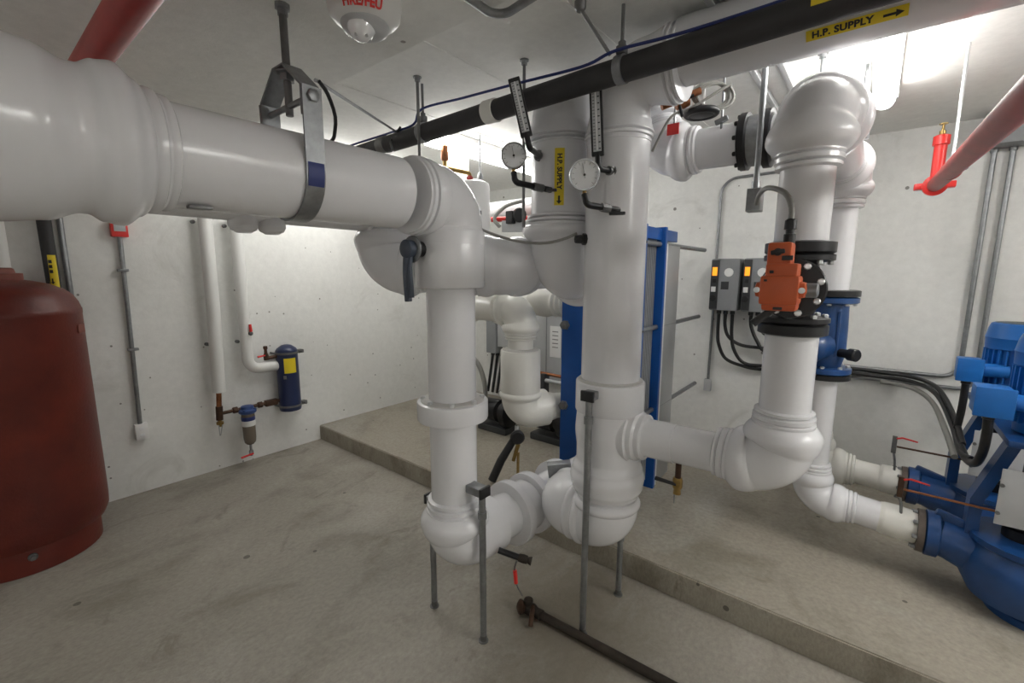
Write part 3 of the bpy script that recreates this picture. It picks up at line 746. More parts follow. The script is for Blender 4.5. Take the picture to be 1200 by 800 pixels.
def thermometer(base, foot, top, face, label):
    """base: on the pipe; foot/top: ends of the straight case"""
    foot = V(foot); top = V(top); base = V(base); f = V(face).normalized()
    t = thing('thermometer', label, 'thermometer', foot, 'straight thermometers on the risers')
    up = (top - foot).normalized(); L = (top - foot).length; c = (foot + top) / 2
    side = up.cross(f).normalized(); f = side.cross(up).normalized()
    obj('case', obox(B(), c, (L, .046, .02), up, side, .004), 'black', t)
    sc = obj('scale_plate', obox(B(), c + f * .010 - up * .002, (L * .86, .030, .004), up, side, .001), 'greyl', t)
    bm = B()
    n = 18
    for k in range(n):
        q = c + f * .0125 + up * (L * .8 * (k / (n - 1) - .5))
        obox(bm, q - side * .009, (.0016, .008, .001), up, side); 
        if k % 2 == 0: obox(bm, q + side * .009, (.004, .007, .001), up, side)
    obj('scale_marks', bm, 'ink', sc)
    obj('capillary', obox(B(), c + f * .0125, (L * .84, .0035, .002), up, side), 'white', sc)
    bm = B(); tube(bm, fillet([foot + up * .01, foot - up * .045, base], .02), .0115, 12); obj('stem', bm, 'iron', t)
    d = (base - (foot - up * .045)).normalized()
    bm = B(); lathe(bm, base - d * .022, d, [(0, .017), (.016, .017), (.017, .024), (.026, .024)], 16); obj('well_nut', bm, 'steeld', t)
thermometer((-1.188, 1.669, 2.10), (-1.095, 1.454, 2.115), (-1.156, 1.45, 2.335), (.5, -.8, 0), 'slanted black thermometer with white scale in front of the black pipe')
thermometer((-.83, 1.652, 1.985), (-.853, 1.578, 2.03), (-.870, 1.575, 2.272), (.35, -.93, 0), 'upright black thermometer with white scale on the middle riser')
o = obj('sensor_wire', tube(B(), smooth([(-1.40, 1.50, 1.80), (-1.34, 1.49, 1.775), (-1.25, 1.556, 1.739), (-1.131, 1.60, 1.722), (-1.04, 1.63, 1.735), (-.985, 1.66, 1.76)]), .006, 10), 'cableg'); tag(o, 'grey sensor wire sagging from the valve to the middle riser', 'wire')
o = obj('sensor_probe', lathe(B(), (-.945, 1.675, 1.735), (-.7, -.7, 0), [(-.02, .024), (.02, .024), (.022, .018), (.05, .016)], 8), 'black'); tag(o, 'black hexagonal sensor probe on the left side of the middle riser', 'sensor')

# ------------------------------------------------------------------ control valve with orange actuator
t = thing('control_valve', 'black flanged control valve with white bolts between two lengths of the right riser', 'valve', (X3, Y3, 1.4))
bm = B()
lathe(bm, (X3, Y3, 1.395), (0, 0, 1), [(h, r * .87) for h, r in [(0, .108), (.004, .118), (.034, .118), (.038, .11), (.040, .112), (.044, .12), (.058, .12), (.062, .10), (.066, .065), (.095, .075), (.15, .095), (.205, .075), (.235, .065), (.240, .10), (.244, .116), (.260, .116), (.264, .106), (.270, .116), (.300, .116), (.304, .10)]], 40)
lathe(bm, (X3 + .0, Y3 - .05, 1.55), (.05, -1, 0), [(0, .075), (.05, .075), (.055, .09), (.08, .092), (.085, .088)], 40)
obj('valve_body', bm, 'iron', t)
bm = B(); bolts(bm, (X3 + .004, Y3 - .132, 1.55), (.05, -1, 0), .077, 8, .0105, .013, .3); 
bolts(bm, (X3, Y3, 1.453), (0, 0, 1), .088, 8, .0095, .014); bolts(bm, (X3, Y3, 1.638), (0, 0, -1), .088, 8, .0095, .014)
islands('bolt', bm, 'bolt', t)
xa, ya = -.213, 1.535; za = 1.508; ka = .86
act = thing('valve_actuator', 'orange motor actuator on the black control valve', 'actuator', (xa, ya, za))
t = act
bm = B()
box(bm, (xa - .058, ya - .05, 1.505), (xa + .058, ya + .05, 1.605), .012)
box(bm, (xa - .076, ya - .04, 1.528), (xa + .078, ya + .04, 1.585), .02)
box(bm, (xa - .050, ya - .042, 1.505 - .02), (xa + .055, ya + .042, 1.53), .012)
obj('gear_case', bm, 'orange', t)
bm = B()
box(bm, (xa - .044, ya - .046, 1.60), (xa + .05, ya + .046, 1.645), .008)
box(bm, (xa - .044, ya - .040, 1.635), (xa + .028, ya + .046, 1.715), .010)
obj('cover', bm, 'orange', t)
bm = B()
for dx in (-.066, .066): lathe(bm, (xa + dx, ya - .039, 1.556), (0, -1, 0), [(0, .010), (.004, .010), (.0045, .006)], 16)
islands('screw', bm, 'bolt', t)
bm = B(); box(bm, (xa + .002, ya - .05, 1.655), (xa + .034, ya - .046, 1.67), .001); obj('name_plate', bm, 'black', t)
bm = B(); obox(bm, (xa - .012, ya - .043, 1.683), (.042, .016, .012), (1, 0, .15), (0, 0, 1), .005); lathe(bm, (xa - .012, ya - .039, 1.683), (0, -1, 0), [(0, .013), (.007, .012)], 16); obj('knob', bm, 'black', t)
bm = B(); box(bm, (xa - .03, ya - .052, 1.612), (xa - .018, ya - .046, 1.622), .002); box(bm, (xa - .045, ya - .052, 1.585), (xa - .035, ya - .049, 1.592), .001); box(bm, (xa - .012, ya - .046, 1.49), (xa + .015, ya - .041, 1.499), .001)
islands('slot_plug', bm, 'black', t)
obj('coupling', lathe(B(), (xa + .075, ya + .005, 1.556), (1, 0, 0), [(0, .024), (.03, .024), (.034, .018)], 20), 'steel', t)
obj('mount', lathe(B(), (xa, ya + .04, 1.55), (.0, 1, 0), [(0, .05), (.06, .05)], 24), 'iron', t)
bm = B(); tube(bm, [(xa - .01, ya + .0, 1.495), (xa - .075, ya - .01, 1.435)], [.012, .014], 12); obj('crank_handle', bm, 'black', t)
obj('cable_gland', lathe(B(), (xa + .012, ya, 1.712), (0, 0, 1), [(0, .018), (.03, .018), (.031, .013), (.045, .013), (.046, .019), (.075, .018), (.08, .012)], 12), 'black', t)
for ch in act.children:
    for v in ch.data.vertices: v.co = v.co * ka
# junction box and flex
jb = thing('junction_box', 'small grey box at the end of the vertical conduit above the orange actuator', 'junction box', (-.376, 1.92, 1.82))
obj('box_body', box(B(), (-.402, 1.895, 1.825), (-.352, 1.95, 1.908), .003), 'greyl', jb)
obj('cover_plate', box(B(), (-.398, 1.889, 1.828), (-.356, 1.895, 1.905), .001), 'steel', jb)
bm = B(); cyl(bm, (-.378, 1.925, 1.905), (-.378, 1.925, 1.935), .015, 12); obj('connector', bm, 'steel', jb)
o = obj('conduit', tube(B(), [(-.378, 1.925, 1.93), (-.378, 1.925, ZC)], .0105, 12), 'steel'); tag(o, 'grey conduit dropping from the ceiling to the small grey box', 'conduit')
o = obj('flexible_conduit', tube(B(), smooth([(-.365, 1.89, 1.85), (-.335, 1.78, 1.868), (-.285, 1.64, 1.862), (-.228, 1.565, 1.83), (xa + .008, ya + .004, 1.785), (xa + .010, ya, 1.742)]), .008, 10), 'cableg'); tag(o, 'grey flexible conduit from the small box to the orange actuator', 'conduit')

# ------------------------------------------------------------------ handwheel and cable coil
t = thing('handwheel', 'black handwheel on a white stem hanging below the ceiling', 'handwheel', (-.583, 1.926, 2.2))
wx, wy, wz = -.60, 1.95, 2.225
bm = B(); n = 40
tube(bm, [(wx + .055 * math.cos(2 * PI * k / n), wy + .055 * math.sin(2 * PI * k / n), wz) for k in range(n + 1)], .013, 12, False)
for k in range(3): a = 2 * PI * k / 3; cyl(bm, (wx, wy, wz), (wx + .055 * math.cos(a), wy + .055 * math.sin(a), wz), .008, 8)
lathe(bm, (wx, wy, wz - .010), (0, 0, 1), [(0, .04), (.004, .052), (.016, .052), (.026, .018)], 32)
obj('wheel', bm, 'black', t)
bm = B(); cyl(bm, (wx - .028, wy - .01, wz), (wx - .028, wy - .01, wz + .14), .006, 8); cyl(bm, (wx + .005, wy, wz + .01), (wx + .005, wy, wz + .14), .006, 8); cyl(bm, (wx - .028, wy - .01, wz + .07), (wx + .005, wy, wz + .07), .006, 8); cyl(bm, (wx - .028, wy - .01, wz + .135), (wx + .005, wy, wz + .135), .006, 8)
obj('yoke', bm, 'white', t)
obj('valve_body', lathe(B(), (wx - .01, wy, wz + .13), (0, 0, 1), [(0, .018), (.03, .022), (.06, .014), (ZC - wz - .13, .012)], 12), 'red', t)
pts = []
for k in range(75):
    a = 2 * PI * k / 24 + .4; rr = .068 + .010 * math.sin(k * .23); q = rr * math.cos(a)
    pts.append((-.575 + .78 * q + .0004 * k, 1.965 + .62 * q, 2.285 + (.046 + .006 * math.sin(k * .31)) * math.sin(a)))
pts = pts + [(-.63, 1.90, 2.235), (-.68, 1.84, 2.20), (-.73, 1.79, 2.07)]
o = obj('cable_coil', tube(B(), smooth(pts, step=.02), .0055, 8), 'cableg'); tag(o, 'loose coil of grey cable beside the black handwheel', 'cable')
t = thing('drain_valve', 'brass valve with black lever under the supply pipe, left of the handwheel', 'valve', (-.70, 1.88, 2.22))
bm = B(); tube(bm, [(-.72, 1.84, 2.245), (-.60, 1.92, 2.30)], .014, 12); lathe(bm, (-.675, 1.87, 2.25), (.8, .5, .3), [(0, .02), (.03, .024), (.05, .02)], 10); obj('valve_body', bm, 'copper', t)
bm = B(); tube(bm, [(-.672, 1.865, 2.255), (-.61, 1.88, 2.275)], [.008, .006], 8); cyl(bm, (-.66, 1.865, 2.25), (-.645, 1.865, 2.20), .006, 8); obj('lever', bm, 'black', t)

# ------------------------------------------------------------------ plate heat exchanger
t = thing('plate_heat_exchanger', 'plate heat exchanger with blue end plates behind the middle riser', 'heat exchanger', (-1.33, 2.7, ZP))
XA, XB = -1.615, -1.055
fp = obj('front_plate', box(B(), (XA, 2.55, ZP), (XB, 2.585, 1.88), .004), 'blue', t)
obj('pressure_plate', box(B(), (XA, 2.83, ZP), (XB + .015, 2.865, 1.88), .004), 'blue', t)
bm = B(); n = 22
for k in range(n):
    y = 2.587 + (2.828 - 2.587) * k / n; box(bm, (XA + .06, y, ZP + .06), (XB - .035 - .004 * (k % 2), y + .008, 1.80))
obj('plate_pack', bm, 'alu', t)
bm = B(); box(bm, (-1.15, 2.585, 1.80), (-1.065, 3.12, 1.87), .004); obj('carrying_bar', bm, 'blue', t)
for z, e in ((1.775, 3.79), (1.25, 3.74), (.695, 3.76)):
    for x in (XB - .02, XA + .03):
        bm = B(); cyl(bm, (x, 2.52, z), (x, e if x > -1.2 else 2.95, z), .0155, 14)
        rb = obj('tie_rod', bm, 'steel', t)
        bm = B(); lathe(bm, (x, 2.55, z), (0, -1, 0), [(0, .034), (.006, .034), (.007, .027), (.032, .027), (.034, .02)], 6); obj('nut', bm, 'steeld', rb)
        bm = B(); lathe(bm, (x, 2.865, z), (0, 1, 0), [(0, .03), (.006, .03), (.007, .025), (.03, .025)], 6); obj('nut', bm, 'steeld', rb)
o = obj('shroud_panel', box(B(), (XB - .045, 2.90, ZP), (XB - .005, 3.17, 1.78), .003), 'alu', t)
obj('panel_trim', box(B(), (XB - .01, 2.885, ZP), (XB + .006, 2.91, 1.78), .003), 'white', t)
# drain cock below the branch pipe
t = thing('drain_valve', 'small brass drain cock with black lever hanging under the low horizontal pipe', 'valve', (-.60, 1.76, .8))
q = V((-.545, 1.76, .86))
bm = B(); cyl(bm, q, q + V((0, 0, -.10)), .012, 12); obj('nipple', bm, 'copperd', t)
bm = B(); lathe(bm, q + V((0, 0, -.085)), (0, 0, -1), [(0, .017), (.01, .02), (.04, .02), (.05, .014), (.07, .016)], 10); obj('valve_body', bm, 'brass', t)
bm = B(); tube(bm, [q + V((0, -.015, -.11)), q + V((-.085, -.02, -.105))], [.007, .009], 8); obj('lever', bm, 'black', t)
bm = B(); tube(bm, [q + V((-.01, 0, -.14)), q + V((-.01, 0, -.20))], [.004, .002], 6); obj('chain', bm, 'steel', t)

# ------------------------------------------------------------------ wall drives and wiring
def drive(x0, x1, label):
    t = thing('motor_drive', label, 'motor drive', (x0, YB, 1.30), 'wall mounted motor drives')
    y0 = 3.745
    obj('housing', box(B(), (x0, y0, 1.305), (x1, YB, 1.705), .014), 'grey', t)
    xs = x0 + (x1 - x0) * .30
    kp = obj('keypad_strip', box(B(), (x0 + .004, y0 - .006, 1.315), (xs, y0 + .004, 1.695), .003), 'dark', t)
    obj('display', box(B(), (x0 + .014, y0 - .009, 1.575), (xs - .012, y0 - .005, 1.64), .001), 'screen', kp)
    obj('rating_sticker', box(B(), (x0 + .012, y0 - .009, 1.45), (xs - .016, y0 - .005, 1.49), .001), 'paper', kp)
    bm = B(); lathe(bm, ((x0 + xs) / 2, y0 - .006, 1.40), (0, -1, 0), [(0, .024), (.008, .024), (.01, .018)], 18); box(bm, (x0 + .018, y0 - .009, 1.52), (xs - .016, y0 - .005, 1.55), .002)
    obj('dial_knob', bm, 'ink', kp)
    obj('badge', lathe(B(), (xs + .07, y0 + .001, 1.60), (0, -1, 0), [(0, .034), (.004, .03)], 24), 'white', t)
    obj('warning_plate', box(B(), (xs + .02, y0 - .003, 1.47), (xs + .075, y0 + .002, 1.53), .001), 'dark', t)
    bm = B()
    for k in range(3): lathe(bm, (x0 + .06 + .05 * k, 3.83, 1.305), (0, 0, -1), [(0, .018), (.03, .018), (.032, .013)], 12)
    islands('cable_gland', bm, 'dark', t)
    return t
drive(-1.005, -.80, 'grey motor drive with orange display on the back wall, left one')
drive(-.775, -.575, 'grey motor drive with orange display on the back wall, half hidden behind the orange actuator')
Yc = 3.84
def cab(pts, label, r=.013, m='cable', nm='power_cable', grp='black cables under the motor drives'):
    o = obj(nm, tube(B(), smooth(pts), r, 10), m); return tag(o, label, 'cable', grp)
cab([(-.945, 3.83, 1.30), (-.945, Yc, 1.12), (-.93, Yc, 1.02), (-.88, 3.87, .91), (-.76, 3.88, .865), (-.6, 3.88, .855), (-.13, 3.88, .90), (.10, 3.86, .905), (.27, 3.85, .895), (.359, 3.60, .88), (.405, 3.30, .785), (.415, 3.02, .726), (.44, 2.91, .735)], 'black cable looping lowest under the left drive and running along the wall to the pumps')
cab([(-.895, 3.83, 1.30), (-.895, Yc, 1.18), (-.86, Yc, 1.09), (-.77, 3.87, 1.03), (-.6, 3.88, 1.02), (-.3, 3.88, 1.0)], 'black cable curving right from the middle of the left motor drive')
cab([(-.845, 3.83, 1.30), (-.84, Yc, 1.10), (-.81, Yc, .98), (-.74, 3.87, .89), (-.6, 3.90, .88), (-.13, 3.90, .93), (.10, 3.89, .93), (.27, 3.85, .925), (.362, 3.62, .915), (.415, 3.33, .82), (.43, 3.10, .745)], 'black cable from the right side of the left motor drive sweeping down to the pumps')
cab([(-.71, 3.83, 1.30), (-.71, Yc, 1.2), (-.66, Yc, 1.08), (-.58, 3.86, .99), (-.3, 3.88, .95)], 'black cable under the half hidden motor drive, left one')
cab([(-.66, 3.83, 1.30), (-.65, Yc, 1.2), (-.6, Yc, 1.13), (-.45, 3.88, 1.08)], 'black cable under the half hidden motor drive, right one')
def conduit(pts, label, r=.0115, R=.07):
    o = obj('conduit', tube(B(), fillet(pts, R), r, 12), 'steel'); return tag(o, label, 'conduit', 'grey conduits on the back wall')
conduit([(-.50, 3.915, 2.335), (-1.013, 3.915, 2.325), (-1.013, 3.915, .70)], 'thin grey conduit bending down the back wall left of the motor drives', .0105, .12)
conduit([(-.4, 3.91, .945), (.476, 3.91, .945), (.476, 3.91, 2.32)], 'grey conduit on the back wall rising to the ceiling box, left one', .013, .09)
conduit([(-.4, 3.91, .875), (.552, 3.91, .875), (.552, 3.91, 2.32)], 'grey conduit on the back wall rising to the ceiling box, right one', .013, .09)
bm = B()
o = obj('wall_outlet', box(B(), (-1.04, 3.89, .61), (-.985, YB, .71), .004), 'greyl'); tag(o, 'small grey outlet box low on the back wall under the thin conduit', 'outlet')
t = thing('cable_trough', 'dark grey metal box high on the back wall with two conduits', 'electrical box', (.6, 3.83, 2.31))
obj('box_body', box(B(), (.41, 3.76, 2.315), (1.1, YB, 2.488), .004), 'grey', t)
bm = B()
for x in (.476, .552, .64): lathe(bm, (x, 3.91, 2.315), (0, 0, -1), [(0, .018), (.02, .018), (.022, .015)], 12)
islands('connector', bm, 'steel', t)

# ------------------------------------------------------------------ red sprinkler pipes
t = thing('sprinkler_pipe', 'red sprinkler pipe at right with upright brass head on its capped end', 'sprinkler pipe', (.2, 3.3, 2.05))
sa = V((.2, 3.30, 2.052)); sb = V((.2, .33, 1.877)); sd = (sb - sa).normalized()
obj('pipe_run', tube(B(), fillet([sa, sb, (.2, .33, 2.17)], .05), .033, 24), 'red', t)
bm = B(); lathe(bm, sa - sd * .03, sd, [(0, .036), (.004, .05), (.035, .052), (.07, .052), (.074, .036)], 28)
for s in (-1, 1): box(bm, sa + V((s * .06 - .022, -.02, -.016)), sa + V((s * .06 + .022, .03, .016)), .005)
obj('end_cap', bm, 'redb', t)
bm = B(); lathe(bm, sa + V((0, -.05, .0)), (0, 0, 1), [(0, .026), (.19, .026), (.192, .034), (.235, .034), (.24, .026)], 18); obj('riser_nipple', bm, 'redb', t)
bm = B(); lathe(bm, sa + V((0, -.05, .24)), (0, 0, 1), [(0, .012), (.02, .014), (.022, .007), (.05, .005), (.052, .018), (.056, .018)], 14); obj('sprinkler_head', bm, 'brass', t)
h = thing('pipe_hanger', 'shiny rod from the ceiling holding the red sprinkler pipe at right', 'hanger', (.204, 2.64, ZC))
obj('rod', cyl(B(), (.204, 2.64, 2.05), (.204, 2.64, ZC), .006, 10), 'bolt', h)
bm = B(); obox(bm, (.204, 2.64, 2.055), (.02, .03, .03), (1, 0, 0), (0, 0, 1), .004); obj('swivel', bm, 'bolt', h)
bm = B(); lathe(bm, (.204, 2.64, 2.015), sd, [(-.012, .034), (-.011, .036), (.011, .036), (.012, .034)], 24); obj('ring', bm, 'red', h)
o = obj('sprinkler_pipe', tube(B(), [(-4.0, .33, 2.2), (1.6, .33, 2.2)], .039, 28), 'red'); tag(o, 'dark red pipe in the top left corner passing over the white pipe', 'sprinkler pipe')

# ------------------------------------------------------------------ pumps
def pump(fx, y, z, ln, group, labels):
    """vertical inline pump: suction flange at fx facing -x"""
    t = thing('inline_pump', labels[0], 'pump', (fx, y, ZP), group)
    fl = obj('pipe_flange', lathe(B(), (fx - .03, y, z), (1, 0, 0), [(0, .072), (.002, .098), (.026, .10), (.028, .09)], 36), 'gasket', t)
    bm = B(); bolts(bm, (fx - .03, y, z), (-1, 0, 0), .086, 8, .010, .018); islands('bolt', bm, 'steel', fl)
    cx = fx + ln
    bm = B()
    lathe(bm, (fx, y, z), (1, 0, 0), [(0, .098), (.003, .104), (.045, .104), (.05, .096), (.052, .085)], 36)
    lathe(bm, (fx + .04, y, z), (ln, 0, -.075), [(0, .088), (.05, .088), (.11, .098), (.19, .118), (.27, .15), (ln + .02, .16)], 36)
    lathe(bm, (cx + .03, y, z - .065), (0, 0, 1), [(-.14, .15), (-.13, .18), (-.06, .215), (.0, .225), (.06, .215), (.11, .19), (.12, .205), (.145, .205), (.15, .17)], 40)
    lathe(bm, (cx + .07, y, ZP), (0, 0, 1), [(0, .16), (.03, .16), (.04, .14), (z - ZP - .1, .13)], 32)
    # web on top of the suction throat
    obox(bm, (fx + .12, y, z + .070), (.20, .035, .06), (1, 0, -.32), (0, 1, 0), .012)
    obj('casing', bm, 'bluep', t)
    # yoke: two sloped arms each side carrying the motor stool
    zt = z + .535
    for sx in (-1, 1):
        w_ = .042
        o_ = [(cx + sx * .185, z + .06), (cx + sx * .185, z + .225), (cx + sx * .085, zt + .01)]
        i_ = [(cx + sx * .045, zt + .01), (cx + sx * .143, z + .215), (cx + sx * .143, z + .06)]
        pl = o_ + i_
        bm = B(); ra = [bm.verts.new((a, y - w_, b)) for a, b in pl]; rb = [bm.verts.new((a, y + w_, b)) for a, b in pl]
        n = len(pl)
        for k in range(n): bm.faces.new((ra[k], ra[(k + 1) % n], rb[(k + 1) % n], rb[k]))
        for q in (ra, rb): bm.faces.new((q[0], q[1], q[4], q[5])); bm.faces.new((q[1], q[2], q[3], q[4]))
        obj('yoke_arm', bm, 'bluep', t)
    obj('yoke_plate', box(B(), (cx - .13, y - .19, zt - .012), (cx + .13, y + .19, zt + .016), .006), 'bluep', t)
    obj('shaft_coupling', lathe(B(), (cx, y, z + .06), (0, 0, 1), [(0, .07), (.07, .07), (.071, .05), (.08, .05), (.09, .08), (.2, .08), (.21, .04), (zt - z - .14, .04)], 24), 'iron', t)
    g = obj('coupling_guard', box(B(), (cx - .125, y - .152, z + .18), (cx + .2, y - .146, z + .42), .002), 'greyl', t)
    bm = B()
    for a, b in ((-.09, -.05), (.06, -.05), (-.09, .07)): lathe(bm, (cx - .02 + a * 1.1, y - .152, z + .28 + b), (0, -1, 0), [(0, .008), (.006, .008)], 8)
    islands('guard_screw', bm, 'steeld', g)
    # motor
    mz = zt + .02; mr = .115
    mo = obj('motor', lathe(B(), (cx, y, mz), (0, 0, 1), [(0, mr * .8), (.05, mr * .85), (.06, mr * .92), (.28, mr * .92), (.29, mr)], 40), 'bluem', t)
    bm = B()
    for k in range(28):
        a = 2 * PI * k / 28; d = V((math.cos(a), math.sin(a), 0)); obox(bm, V((cx, y, mz + .16)) + d * mr * .97, (mr * .16, .006, .23), d, (-d.y, d.x, 0))
    obj('cooling_fins', bm, 'bluem', mo)
    fcov = obj('fan_cover', lathe(B(), (cx, y, mz + .28), (0, 0, 1), [(0, mr * 1.03), (.05, mr * 1.05), (.055, mr * 1.07), (.06, mr * 1.05), (.10, mr * 1.0), (.125, mr * .93), (.13, mr * .85)], 40), 'bluem', t)
    obj('fan_grille', lathe(B(), (cx, y, mz + .407), (0, 0, 1), [(0, mr * .84), (.004, mr * .8), (.005, mr * .3)], 32), 'dark', fcov)
    return t, V((cx, y, mz))
GP = 'blue vertical inline pumps'
pf, mf = pump(.30, Y4, .39, .31, GP, ('blue inline pump at right nearest the viewer, its motor at the right edge',))
pr_, mr_ = pump(.262, 3.34, .385, .34, GP, ('blue inline pump at right, the rear one beside the back wall',))
def jbox(lo, hi, label):
    t = thing('terminal_box', label, 'electrical box', ((lo[0] + hi[0]) / 2, (lo[1] + hi[1]) / 2, lo[2]), 'blue terminal boxes of the pump motors')
    obj('box_body', box(B(), lo, hi, .008), 'bluem', t)
    obj('lid', box(B(), (lo[0] - .004, lo[1] - .014, lo[2] - .004), (hi[0] + .004, lo[1] + .004, hi[2] + .004), .005), 'bluem', t)
    bm = B(); lathe(bm, ((lo[0] + hi[0]) / 2, (lo[1] + hi[1]) / 2, lo[2]), (0, 0, -1), [(0, .02), (.025, .02), (.027, .016)], 12); obj('cable_gland', bm, 'black', t)
    n = V((hi[0] - .002, (lo[1] + hi[1]) / 2, (lo[2] + hi[2]) / 2))
    bm = B(); cyl(bm, n, n + V((.10, 0, 0)), .034, 16); obj('neck', bm, 'bluem', t)
    return t
jbox((.375, 2.60, 1.02), (.485, 2.72, 1.135), 'blue terminal box on the front pump motor, hanging black cable below')
jbox((.38, 3.20, 1.055), (.47, 3.30, 1.165), 'blue terminal box on the rear pump motor, straight black cable below')
o = obj('power_cable', tube(B(), smooth([(.43, 2.66, 1.01), (.435, 2.67, .93), (.44, 2.72, .83), (.44, 2.82, .745), (.43, 2.95, .715), (.418, 3.08, .74)]), .017, 12), 'cable'); tag(o, 'thick black cable looping down from the front pump terminal box', 'cable')
o = obj('power_cable', tube(B(), smooth([(.425, 3.25, 1.05), (.425, 3.25, .9), (.42, 3.26, .78)]), .016, 12), 'cable'); tag(o, 'straight black cable under the rear pump terminal box', 'cable')
o = obj('flexible_conduit', tube(B(), smooth([(.10, 3.84, .875), (.26, 3.80, .865), (.345, 3.60, .83), (.385, 3.30, .745), (.40, 3.04, .69)]), .014, 12), 'cableg'); tag(o, 'grey flexible conduit arcing down behind the rear terminal box', 'conduit')
def gline(x0, y, z, x1, label, m):
    t = thing('gauge_line', label, 'copper line', (x0, y, z), 'small copper lines over the pumps')
    obj('tubing', cyl(B(), (x0, y, z), (x1, y, z - .01), .0055, 10), m, t)
    bm = B(); obox(bm, (x0 - .012, y, z + .01), (.022, .02, .10), (1, 0, 0), (0, 1, 0), .003); obj('cock_body', bm, 'copperd' if m == 'copper' else 'steeld', t)
    bm = B(); tube(bm, [(x0 - .005, y - .01, z + .05), (x0 + .02, y - .012, z + .06), (x0 + .085, y - .012, z + .05)], [.005, .005, .004], 8); obj('cock_lever', bm, 'redb', t)
    bm = B(); tube(bm, smooth([(x0 - .012, y, z - .03), (x0, y + .01, z - .09), (x0 + .005, y + .01, z - .16)]), .006, 8); obj('tail', bm, 'steel', t)
gline(.205, 2.70, .59, .95, 'thin copper line with red lever crossing in front of the front pump', 'copper')
gline(.195, 3.30, .61, .95, 'thin dark line with red lever crossing above the rear pump', 'copperd')

# ------------------------------------------------------------------ left wall plumbing
xw = XL + .085
t = thing('wall_pipe', 'white insulated pipe down the left wall, left one, ending in copper', 'pipe', (xw, 1.235, .65))
obj('pipe_foam', tube(B(), [(xw, 1.25, 2.02), (xw, 1.245, 1.3), (xw, 1.228, .66)], .046, 24), 'foam', t)
obj('copper_end', tube(B(), [(xw, 1.226, .67), (xw, 1.214, .48)], .019, 14), 'copper', t)
obj('tee', tube(B(), [(xw, 1.218, .545), (xw, 1.213, .435)], .025, 14), 'copperd', t)
bm = B(); lathe(bm, (xw, 1.213, .44), (0, 0, -1), [(0, .014), (.02, .014), (.022, .026), (.04, .026), (.042, .012), (.06, .012)], 12); obj('drain_cock', bm, 'brass', t)
bm = B(); tube(bm, [(xw + .01, 1.20, .395), (xw + .012, 1.20, .31)], [.004, .003], 6); tube(bm, [(xw + .01, 1.225, .395), (xw + .012, 1.205, .31)], [.004, .003], 6); obj('cock_handle', bm, 'chrome', t)
t = thing('wall_pipe', 'white insulated pipe down the left wall bending right into the navy canister', 'pipe', (xw, 1.46, .8))
obj('pipe_foam', tube(B(), fillet([(xw, 1.455, 2.02), (xw, 1.457, .802), (xw, 1.70, .802)], .09), .043, 24), 'foam', t)
bm = B(); tube(bm, [(xw + .05, 1.478, 1.18), (xw + .055, 1.480, 1.12)], [.010, .012], 8); lh = obj('valve_lever', bm, 'redb', t)
obj('lever_stem', lathe(B(), (xw + .035, 1.478, 1.105), (1, 0, 0), [(0, .017), (.02, .017), (.024, .01)], 10), 'steeld', t)
t = thing('copper_tail', 'dark tarnished fitting line joining the copper tee, filter and canister on the left wall', 'pipe', (xw, 1.5, .48))
obj('tubing', tube(B(), [(xw, 1.22, .485), (xw, 1.72, .490)], .0145, 12), 'copperd', t)
bm = B()
for y in (1.31, 1.50): lathe(bm, (xw, y, .487), (0, 1, 0), [(0, .018), (.005, .026), (.035, .026), (.04, .018)], 8)
box(bm, (xw - .022, 1.56, .462), (xw + .022, 1.66, .512), .005)
islands('union', bm, 'copperd', t)
t = thing('water_filter', 'small water filter with blue cap and clear brown bowl on the left wall', 'filter', (xw + .02, 1.415, .1))
xf, yf = xw + .02, 1.412
obj('cap', lathe(B(), (xf, yf, .445), (0, 0, 1), [(0, .055), (.01, .066), (.03, .066), (.04, .05), (.062, .045), (.066, .03)], 28), 'bluec', t)
bm = B()
for k in range(4): a = PI / 4 + PI / 2 * k; lathe(bm, (xf + .055 * math.cos(a), yf + .055 * math.sin(a), .47), (0, 0, 1), [(0, .012), (.018, .010)], 8)
islands('cap_bolt', bm, 'bluec', t)
obj('bowl', lathe(B(), (xf, yf, .455), (0, 0, -1), [(0, .049), (.03, .050), (.22, .047), (.255, .043), (.275, .028), (.28, .01)], 28), 'bowl', t)
lbl = lathe(B(), (xf, yf, .42), (0, 0, -1), [(0, .0506), (.001, .0512), (.032, .0512), (.033, .0506)], 28); obj('blue_band', lbl, 'cableb', t)
lbl = lathe(B(), (xf, yf, .387), (0, 0, -1), [(0, .0500), (.001, .0508), (.045, .0505), (.046, .0496)], 28); obj('white_band', lbl, 'paper', t)
bm = B(); cyl(bm, (xf, yf, .18), (xf, yf, .075), .010, 10); lathe(bm, (xf, yf, .125), (0, 0, -1), [(0, .014), (.01, .018), (.035, .018), (.04, .01)], 10); obj('drain_cock', bm, 'steel', t)
bm = B(); tube(bm, [(xf + .015, yf + .01, .095), (xf + .02, yf - .085, .088)], [.008, .009], 8); obj('drain_lever', bm, 'redb', t)
t = thing('backflow_canister', 'navy blue canister with yellow label held to the left wall', 'canister', (XL + .1, 1.765, .37))
xc, yc = XL + .10, 1.765
obj('canister_body', lathe(B(), (xc, yc, .385), (0, 0, 1), [(0, .06), (.008, .085), (.03, .09), (.05, .088), (.50, .088), (.54, .088), (.56, .075), (.585, .04), (.59, .02)], 36), 'blued', t)
bm = B()
for z in (.425, .895): lathe(bm, (xc, yc, z), (0, 0, 1), [(0, .089), (.001, .0935), (.017, .0935), (.018, .089)], 36)
